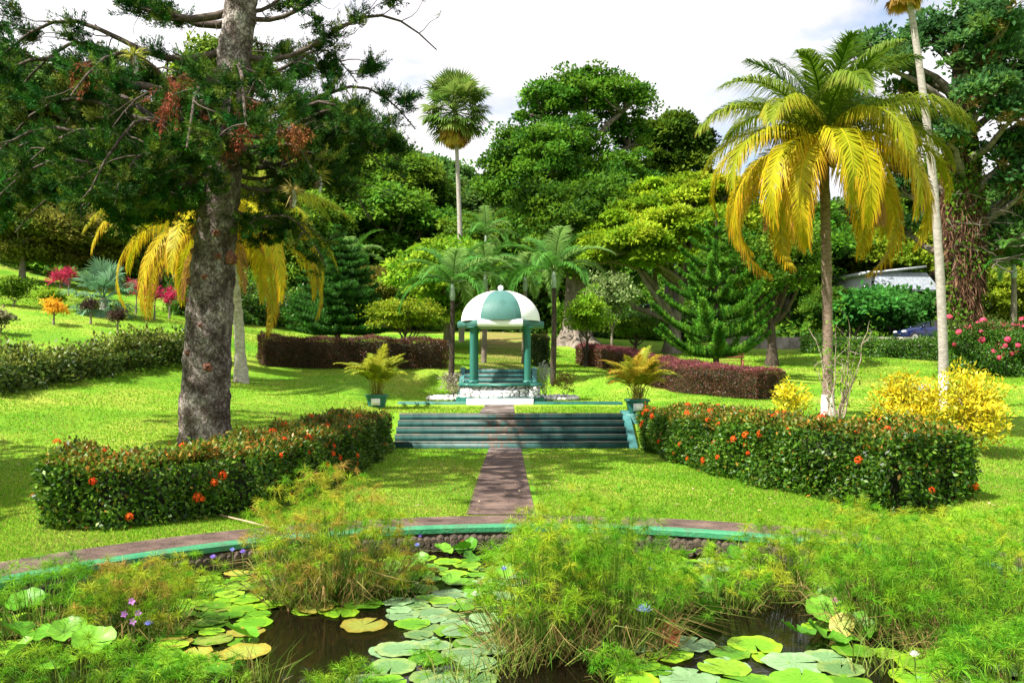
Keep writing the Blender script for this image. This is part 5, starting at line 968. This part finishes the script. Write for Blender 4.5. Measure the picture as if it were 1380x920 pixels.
# ------------------------------------------------------------------ pond plants
def W(px, py, z=WATERZ): D = (CAMZ-z)*F0/(py-496); return np.array([(px-690)/F0*D, D, z])
STEM = leafmat('sedge', .3, .5, .06)
def papyrus(seed, r, h, n, cols, umb=.16, nthr=46, lie=.12, base=140, elong=(1,1)):
    """returns G stems, G umbels, G basal blades"""
    rng = R(seed); a = rng.uniform(0,2*pi,n); q = r*np.sqrt(rng.random(n)); A_ = np.c_[q*np.cos(a)*.6*elong[0], q*np.sin(a)*.6*elong[1], np.full(n,-.05)]
    H_ = h*rng.uniform(.45,1.0,n)*(1-.45*(q/r)**2.2); T_ = np.c_[q*np.cos(a)*1.15*elong[0]+rng.normal(0,.07,n), q*np.sin(a)*1.15*elong[1]+rng.normal(0,.07,n), H_]; B_ = A_*.45+T_*.55; B_[:, :2] = A_[:, :2]*.62+T_[:, :2]*.38
    gs = G(); cs = pal(rng, n, [(.05,.13,.015),(.10,.19,.02),(.16,.2,.03)], .15); strips(gs, A_, B_, T_, .013, .009, rdir(rng,n)*[1,1,.1], cs, cs, cs)
    gu = G(); u = umb*rng.uniform(.55,1.2,n); M = n*nthr; idx = np.repeat(np.arange(n), nthr); d = rdir(rng, M); d[:, 2] = d[:, 2]*.8+.25; d = unit(d); ln = (u[idx]*rng.uniform(.7,1.1,M))[:, None]
    s0 = T_[idx]; mid = s0+d*ln*.6; e = mid+unit(d+[0,0,-.75])*ln*.5; cc = pal(rng, n, cols, .15)[idx]*(1+.18*rng.standard_normal((M,1))); cc = np.clip(cc, .005, 1)
    strips(gu, s0, mid, e, .0026, .0032, rdir(rng,M), cc*.9, cc, cc*1.1)
    gb_ = G(); m_ = base; a = rng.uniform(0,2*pi,m_); q = r*.9*np.sqrt(rng.random(m_)); A_ = np.c_[q*np.cos(a)*elong[0], q*np.sin(a)*elong[1], np.full(m_,-.04)]; dr = np.c_[np.cos(a)+rng.normal(0,.8,m_), np.sin(a)+rng.normal(0,.8,m_), np.zeros(m_)]
    l2 = h*rng.uniform(.2,.65,(m_,1)); M_ = A_+unit(dr*.5+[0,0,1])*l2*.7; E_ = M_+unit(dr+[0,0,-.25])*l2*.6; c = pal(rng, m_, [(.06,.16,.015),(.13,.20,.03),(.30,.22,.08),(.22,.14,.06)], .15); strips(gb_, A_, M_, E_, .010, .009, rdir(rng,m_)*[1,1,.3], c, c, c)
    return gs, gu, gb_
pgr = [(.05,.20,.006),(.11,.29,.010),(.22,.36,.02)]; pye = [(.08,.27,.008),(.18,.36,.012),(.36,.38,.025)]; pbr = [(.12,.22,.010),(.24,.26,.02),(.38,.25,.05)]
PP = [ # px, py, radius, height, n, palette, elong, label
 (445,800,.8,1.5,430,pye+pbr[2:],(1,1),'tall yellow brown papyrus clump rising in front of the end of the left hedge'),
 (530,800,.45,.55,90,pbr,(1,1),'low brownish papyrus clump right of the tall left clump'),
 (400,812,.4,.7,80,pbr,(1,1),'small brownish papyrus tuft left of the tall left clump'),
 (190,850,.5,.74,220,pye+pbr,(1,1),'rounded olive brown papyrus mound near the little violet flowers'),
 (55,850,.6,.78,150,pgr,(1.1,1),'light green papyrus clump at the left border by the green kerb'),
 (255,800,.35,.5,50,pye,(1,1),'thin yellow green papyrus tuft on the far left bank'),
 (110,935,.45,.42,150,pgr,(1.5,1),'fresh green feathery papyrus low in the left foreground corner'),
 (235,945,.35,.34,90,pgr,(1.4,1),'feathery papyrus low in front of the round yellowing pads'),
 (730,872,.55,1.36,280,pye,(1,1),'yellow green papyrus in the left half of the big central clump'),
 (830,868,.6,1.45,260,pgr,(1,1),'green papyrus in the right half of the big central clump'),
 (780,800,.6,1.25,200,pye,(1,1),'tall papyrus at the back of the big central clump'),
 (880,815,.45,.62,110,pgr+pye,(1,1),'green papyrus behind the pale blue water lily'),
 (975,815,.5,.66,130,pye,(1,1),'straw coloured papyrus between the central and right clumps'),
 (1070,800,.6,1.05,220,pye,(1,1),'yellow green papyrus right of the far lily patch'),
 (1150,785,.7,1.05,230,pye+pbr[:1],(1,1),'yellowish papyrus hiding the green kerb below the right hedge end'),
 (1190,850,.6,1.2,220,pgr,(1,1),'bright green papyrus behind the yellow lily leaf'),
 (1270,800,.7,1.0,220,pye,(1,1),'yellow green papyrus toward the right border by the path'),
 (1300,880,.6,1.0,230,pgr,(1,1),'bright green papyrus above the white lily flower'),
 (1375,820,.75,1.2,260,pye,(1,1),'olive papyrus clump at the right border'),
 (1370,940,.5,.6,200,pgr,(1.2,1),'feathery green papyrus in the right foreground corner'),
 (470,935,.22,.25,40,pgr,(1,1),'tiny feathery sedge sprig beside the dark open water'),
 (585,905,.12,.25,14,pgr,(1,1),'single feathery sedge shoot among the middle pads'),
 (825,915,.16,.28,26,pgr,(1,1),'small feathery sedge shoot in the dark water before the central clump')]
for k, (px_, py_, r_, h_, n__, pc, el, lab) in enumerate(PP):
    q = W(px_, py_); t_ = thing('papyrus_clump', lab, 'papyrus', q, 0, 'papyrus clumps in the lily pond'); gs, gu, gb_ = papyrus(500+k, r_, h_, int(n__*.8), pc, .105 if h_ < .6 else .13, 46, base=int(n__*1.3) if h_ > .5 else 20, elong=el)
    gs.build('stem_mass', STEM, t_); gu.build('umbel_haze', STEM, t_); gb_.build('basal_blades', STEM, t_)
    for o_ in t_.children: o_.name = o_.name
# lily pads
m, n, A, Kk, o = newmat('lily_pad'); at_ = A('ShaderNodeAttribute'); at_.attribute_name = 'tint'; oi = A('ShaderNodeObjectInfo')
t = A('ShaderNodeTexCoord'); gr_ = A('ShaderNodeTexNoise'); gr_.inputs['Scale'].default_value = 9; gr_.inputs['Detail'].default_value = 5; Kk(t.outputs['Object'], gr_.inputs['Vector'])
r1 = ramp(n, [(.3,(.75,.78,.7)),(.55,(1,1,1)),(.75,(1.25,1.1,1.1))]); Kk(gr_.outputs[0], r1.inputs[0])
mr = A('ShaderNodeMapRange'); mr.inputs[3].default_value = .8; mr.inputs[4].default_value = 1.2; Kk(oi.outputs['Random'], mr.inputs[0])
h = A('ShaderNodeHueSaturation'); Kk(at_.outputs['Color'], h.inputs['Color']); Kk(mr.outputs[0], h.inputs['Value']); mm = A('ShaderNodeMix'); mm.data_type='RGBA'; mm.blend_type='MULTIPLY'; mm.inputs[0].default_value=1; Kk(h.outputs[0], mm.inputs[6]); Kk(r1.outputs[0], mm.inputs[7])
p = A('ShaderNodeBsdfPrincipled'); Kk(mm.outputs[2], p.inputs['Base Color']); p.inputs['Roughness'].default_value = .45; p.inputs['Specular IOR Level'].default_value = .3
tr_ = A('ShaderNodeBsdfTranslucent'); Kk(mm.outputs[2], tr_.inputs[0]); ms = A('ShaderNodeMixShader'); ms.inputs[0].default_value = .2; Kk(p.outputs[0], ms.inputs[1]); Kk(tr_.outputs[0], ms.inputs[2]); Kk(ms.outputs[0], o.inputs[0]); PAD = m
def padmesh(seed, col, edge, curl=.03, up=False):
    rng = R(seed); na, nr = 36, 6; a = np.linspace(.10, 2*pi-.10, na); V, C = [], []; ph = rng.random(4)*6
    for k in range(nr):
        f = k/(nr-1); ra = f*(1+.035*np.sin(3*a+ph[0])+.02*np.sin(7*a+ph[1])); 
        z = curl*f**3*(np.sin(5*a+ph[2])+.8+.6*np.sin(11*a+ph[3]))*(1.0)+(.22*f**2*(1+.5*np.sin(2*a+ph[0])) if up else 0)
        V += [(r_*cos(b_), r_*sin(b_), z_+.006*(k > 0)) for r_, b_, z_ in zip(ra, a, z)]; vein = (np.sin(a*12) > .72)[:, None]*.22*(f > 0)
        C.append(np.array(col)*(1+vein)*(1-f)+np.array(edge)*f*(1+vein*.5) if k > nr-3 else np.array(col)*(1+vein))
    g = G(); i = np.arange(nr-1)[:, None]*na; j = np.arange(na-1)[None]; g.add(V, np.stack([i+j, i+j+na, i+na+j+1, i+j+1], -1).reshape(-1,4), np.clip(np.vstack(C),0,1))
    ob = g.build('lily_pad', PAD, smooth=True); me = ob.data; bpy.data.objects.remove(ob); return me
pcol = {'green': [(.08,.23,.012),(.11,.28,.015),(.06,.19,.010)], 'pale': [(.13,.24,.10),(.17,.29,.13),(.11,.22,.07)], 'yellow': [(.27,.30,.05),(.20,.27,.04)], 'lime': [(.14,.32,.015),(.19,.35,.02)]}
PM = {k: [padmesh(600+i+len(k)*7, c, np.array(c)*(1.25 if k != 'yellow' else .8)*([1,1,1] if i % 2 else [1.4,1.05,.9]), .025) for i, c in enumerate(v_)] for k, v_ in pcol.items()}
PMU = [padmesh(650+i, c, np.array(c)*1.2, .07, True) for i, c in enumerate([(.08,.24,.012),(.12,.30,.02),(.06,.19,.012)])]
def inpoly(x, y, P):
    P = np.array(P, float); r_ = False
    for i in range(len(P)):
        x1, y1 = P[i]; x2, y2 = P[i-1]
        if (y1 > y) != (y2 > y) and x < (x2-x1)*(y-y1)/(y2-y1)+x1: r_ = not r_
    return r_
ZN = [ # polygon, count, mix, radius range, upright share, label, group
 ([(500,742),(690,735),(700,800),(640,830),(560,800),(520,770)], 64, 'lllgggp', (.12,.22), .22, 'bright green lily pad crowded in the far patch straight below the garden path', 'lily pads in the far middle patch'),
 ([(560,792),(700,800),(690,850),(650,900),(560,860),(530,812)], 40, 'pppg', (.13,.22), .05, 'pale grey green lily pad in the middle channel left of the big central papyrus', 'lily pads in the middle channel'),
 ([(490,868),(655,880),(650,925),(500,925)], 9, 'pppg', (.17,.25), 0, 'pale lily pad at the front of the middle channel', 'lily pads at the front of the channel'),
 ([(380,782),(560,780),(545,812),(480,828),(380,822)], 16, 'ggl', (.15,.24), .35, 'glossy green lily pad at the foot of the tall left papyrus', 'lily pads below the left papyrus'),
 ([(240,740),(380,750),(395,800),(350,835),(240,830)], 52, 'gllgy', (.11,.19), .12, 'green lily pad in the left patch under the green kerb', 'lily pads in the left patch'),
 ([(225,815),(350,820),(345,880),(290,905),(220,900)], 26, 'glgy', (.12,.20), .1, 'green lily pad left of the dark open water', 'lily pads left of the open water'),
 ([(0,832),(110,835),(140,885),(60,900),(0,900)], 14, 'gl', (.17,.28), .5, 'broad green lily leaf at the left border', 'lily leaves at the left border'),
 ([(880,738),(1010,738),(1010,768),(890,765)], 20, 'lgp', (.13,.22), .1, 'green lily pad in the far patch right of the central papyrus', 'lily pads in the far right patch'),
 ([(850,868),(1120,872),(1160,925),(860,925)], 22, 'ppgl', (.18,.28), .05, 'large pale green lily pad in the right foreground water', 'lily pads in the right foreground'),
 ([(860,790),(960,790),(960,850),(890,860)], 12, 'gl', (.16,.24), .7, 'upright green lily leaf around the pale blue water lily', 'lily leaves by the pale blue lily'),
 ([(1085,800),(1190,800),(1190,870),(1110,880)], 14, 'gl', (.15,.24), .6, 'raised green lily leaf among the right papyrus', 'lily leaves among the right papyrus'),
 ([(1190,870),(1380,880),(1380,925),(1200,925)], 14, 'lgp', (.16,.26), .4, 'green lily leaf near the white lily in the right corner', 'lily leaves in the right corner')]
rng = R(700); placed = []
def newpad(me, q, rz, sx, tilt=0, label=None, group=None):
    ob = bpy.data.objects.new('lily_pad', me); COL.objects.link(ob); ob.location = [float(v_) for v_ in q]; ob.scale = (sx*1.0, sx*.97, sx); ob.rotation_euler = (tilt, tilt*.4, rz); return tag(ob, label, 'lily pad', group)
for poly, cnt, mix, (r0, r1_), us, lab, grp in ZN:
    P_ = np.array(poly); k = 0; tries = 0
    while k < cnt and tries < cnt*60:
        tries += 1; x_, y_ = rng.uniform(P_[:,0].min(), P_[:,0].max()), rng.uniform(P_[:,1].min(), P_[:,1].max())
        if not inpoly(x_, y_, poly): continue
        q = W(x_, y_); r_ = rng.uniform(r0, r1_)
        if np.hypot(*(q[:2]-PC)) > PR-.25: continue
        ov = sum(np.hypot(*(q[:2]-o_[:2])) < .78*(r_+o_[2]) for o_ in placed)
        if ov > (0 if tries < cnt*30 else 1): continue
        placed.append((q[0], q[1], r_)); ch = mix[rng.integers(len(mix))]; key = {'l':'lime','g':'green','p':'pale','y':'yellow'}[ch]
        if rng.random() < us: newpad(PMU[rng.integers(3)], q+[0,0,rng.uniform(.04,.18)], rng.uniform(0,6.28), r_*.9, rng.uniform(.25,.6), lab, grp)
        else: newpad(PM[key][rng.integers(len(PM[key]))], q+[0,0,.006+.004*(k % 5)+.003*rng.random()], rng.uniform(0,6.28), r_, rng.normal(0,.015), lab, grp)
        k += 1
for px_, py_, r_, key, lab in [(490,846,.24,'yellow','large yellowing lily pad with ragged edge on the dark open water'),(1135,858,.13,'yellow','small bright yellow lily leaf standing at the foot of the right papyrus'),(1150,880,.20,'green','dark green pad floating below the small bright yellow leaf'),(600,925,.2,'pale','pale pad cut by the bottom border in the middle channel'),(330,882,.24,'yellow','yellow brown pad at the left rim of the dark open water'),(425,822,.2,'yellow','yellow pad just below the tall left papyrus')]:
    newpad(PM[key][0], W(px_, py_)+[0,0,.03 if py_ != 858 else .12], 1.1+px_, r_, .02 if py_ != 858 else .9, lab)
dl = bpy.data.objects.new('dead_leaf', padmesh(690, (.42,.09,.03), (.5,.2,.05), .12, True)); COL.objects.link(dl); dl.location = [float(v_) for v_ in W(899,872)+[0,0,.12]]; dl.scale = (.13,.13,.16); dl.rotation_euler = (1.0,.2,.4); tag(dl, 'curled orange red dying lily leaf beside the pale blue water lily', 'dead leaf')
# water lily flowers
LST = mat('lily_stalk', (.06,.10,.02), (.12,.16,.04), 5, .5)
def lily(label, px_, py_, hgt, r_, col, colc=(.75,.5,.05), group=None, openn=1.0, seed=0, pyw=None):
    q = W(px_, py_+hgt*F0/((CAMZ-WATERZ)*F0/(max(py_,500)-496+40))) if pyw is None else W(px_, pyw)
    D = q[1]; q[0] = (px_-690)/F0*D; ztop = CAMZ-(py_-496)/F0*D-WATERZ
    root = thing('water_lily', label, 'water lily', q, 0, group); rg = R(seed+800); g = G(); tube(g, [(0,0,-.1),(.01,0,ztop*.5),(0,0,ztop)], .006, 6); g.build('stalk', LST, root)
    g = G()
    for ring, (nn_, el) in enumerate([(9,.35),(9,.75),(7,1.1)]):
        a = np.arange(nn_)*2*pi/nn_+ring*.3; e_ = el+.9*(1-openn); d = np.c_[np.cos(a)*cos(e_), np.sin(a)*cos(e_), np.full(nn_, sin(e_))]; up = np.c_[-np.cos(a)*sin(e_), -np.sin(a)*sin(e_), np.full(nn_, cos(e_))]
        c = np.clip(np.array(col)*rg.uniform(.85,1.15,(nn_,1)), 0, 1); A_ = np.zeros((nn_,3))+[0,0,ztop]; strips(g, A_, A_+d*r_*.6, A_+d*r_, .012, r_*.3, up, c*1.1, c, c*.9)
    g.build('petal_whorl', PETAL, root)
    g = G(); lathe(g, [(.004,ztop),(r_*.16,ztop+.004),(r_*.13,ztop+r_*.35),(.003,ztop+r_*.3)], 10, colc); g.build('flower_centre', PETAL, root)
bluec = (.34,.36,.85); vio = (.36,.22,.75)
lily('large pale blue water lily open above the leaves right of the central papyrus', 868, 824, .3, .085, (.45,.48,.9), pyw=888)
for k, (a_, b_, pw, lab) in enumerate([(287,752,775,'violet water lily left of the pair below the kerb'),(313,743,772,'small violet water lily bud in the middle of the three under the left kerb'),(327,745,774,'violet water lily nearest the tall left papyrus'),(562,736,755,'small blue water lily left in the far middle patch'),(566,724,745,'tiny blue water lily closest to the kerb in the far middle patch'),(679,768,800,'violet water lily at the right of the far middle patch'),
        (875,769,800,'violet water lily behind the upright leaves of the central clump'),(1002,752,765,'pale violet water lily in the far right patch'),(1267,772,812,'blue water lily half lost in the right papyrus'),(200,842,870,'dull blue water lily near the olive papyrus mound')]):
    lily(lab, a_, b_, .2, .055, vio if k % 2 == 0 else bluec, pyw=pw, seed=k, openn=.55 if k in (1,4) else .85)
for k, (a_, b_, pw, lab, c) in enumerate([(648,788,815,'pink water lily in the middle channel',(.8,.2,.5)),(1126,812,845,'pale pink water lily among the raised right leaves',(.8,.5,.6)),(1361,862,895,'whitish pink water lily at the right border',(.8,.6,.65)),(1232,885,905,'white water lily in the right foreground leaves',(.8,.8,.75)),(640,803,828,'white water lily just below the pink one',(.8,.78,.78)),(624,733,750,'red water lily bud in the far middle patch',(.7,.06,.05))]):
    lily(lab, a_, b_, .2, .06, c, pyw=pw, seed=20+k, openn=.7 if k < 5 else .3)
# small violet five-petalled marsh flower stem
q = W(178, 868); q[0] = (178-690)/F0*q[1]; mf = thing('marsh_flower', 'slim stem with small violet five petalled flowers in the left papyrus', 'flower', q)
g = G(); g2 = G(); rg = R(820)
for a_, b_ in [(-.07,-.01),(.0,.11),(.06,0),(.01,-.08)]:
    tp_ = np.array([a_, 0, .30+b_]); tube(g, [(0,0,-.05),(a_*.4,0,.15),tuple(tp_)], .004, 5); a = np.arange(5)*2*pi/5; d = np.c_[np.cos(a), -.3*np.ones(5), np.sin(a)]; leaves(g2, tp_+0*d, d, np.tile([0,-1.,.2],(5,1)), .042, .03, np.tile([.62,.25,.7],(5,1)), .02)
g.build('stem', LST, mf); g2.build('blossom', PETAL, mf)
# grassy tufts in the pond foreground
for k, (px_, py_, lab) in enumerate([(345,925,'thin grass tuft at the bottom beside the dark open water'),(620,925,'grass tuft at the bottom below the middle pads'),(690,905,'long green grass blades at the left foot of the central papyrus'),(1180,905,'long grass blades below the small yellow leaf')]):
    rg = R(830+k); m_ = 60; q = W(px_, py_); a = rg.uniform(0,6.28,m_); A_ = np.c_[.12*rg.standard_normal((m_,2)), np.full(m_,-.05)]; d = unit(np.c_[np.cos(a), np.sin(a), rg.uniform(1.2,3.5,m_)]); ln = rg.uniform(.25,.5,(m_,1)); c = pal(rg,m_,[(.08,.2,.02),(.18,.26,.04),(.26,.22,.07)],.1)
    g = G(); strips(g, A_, A_+d*ln*.6, A_+d*ln+np.c_[np.cos(a), np.sin(a), -.2*np.ones(m_)]*.12, .010, .008, rdir(rg,m_)*[1,1,.2], c, c, c); tf = g.build('grass_tuft', STEM, loc=tuple(float(v_) for v_ in q)); tag(tf, lab, 'grass tuft', 'grass tufts in the pond')
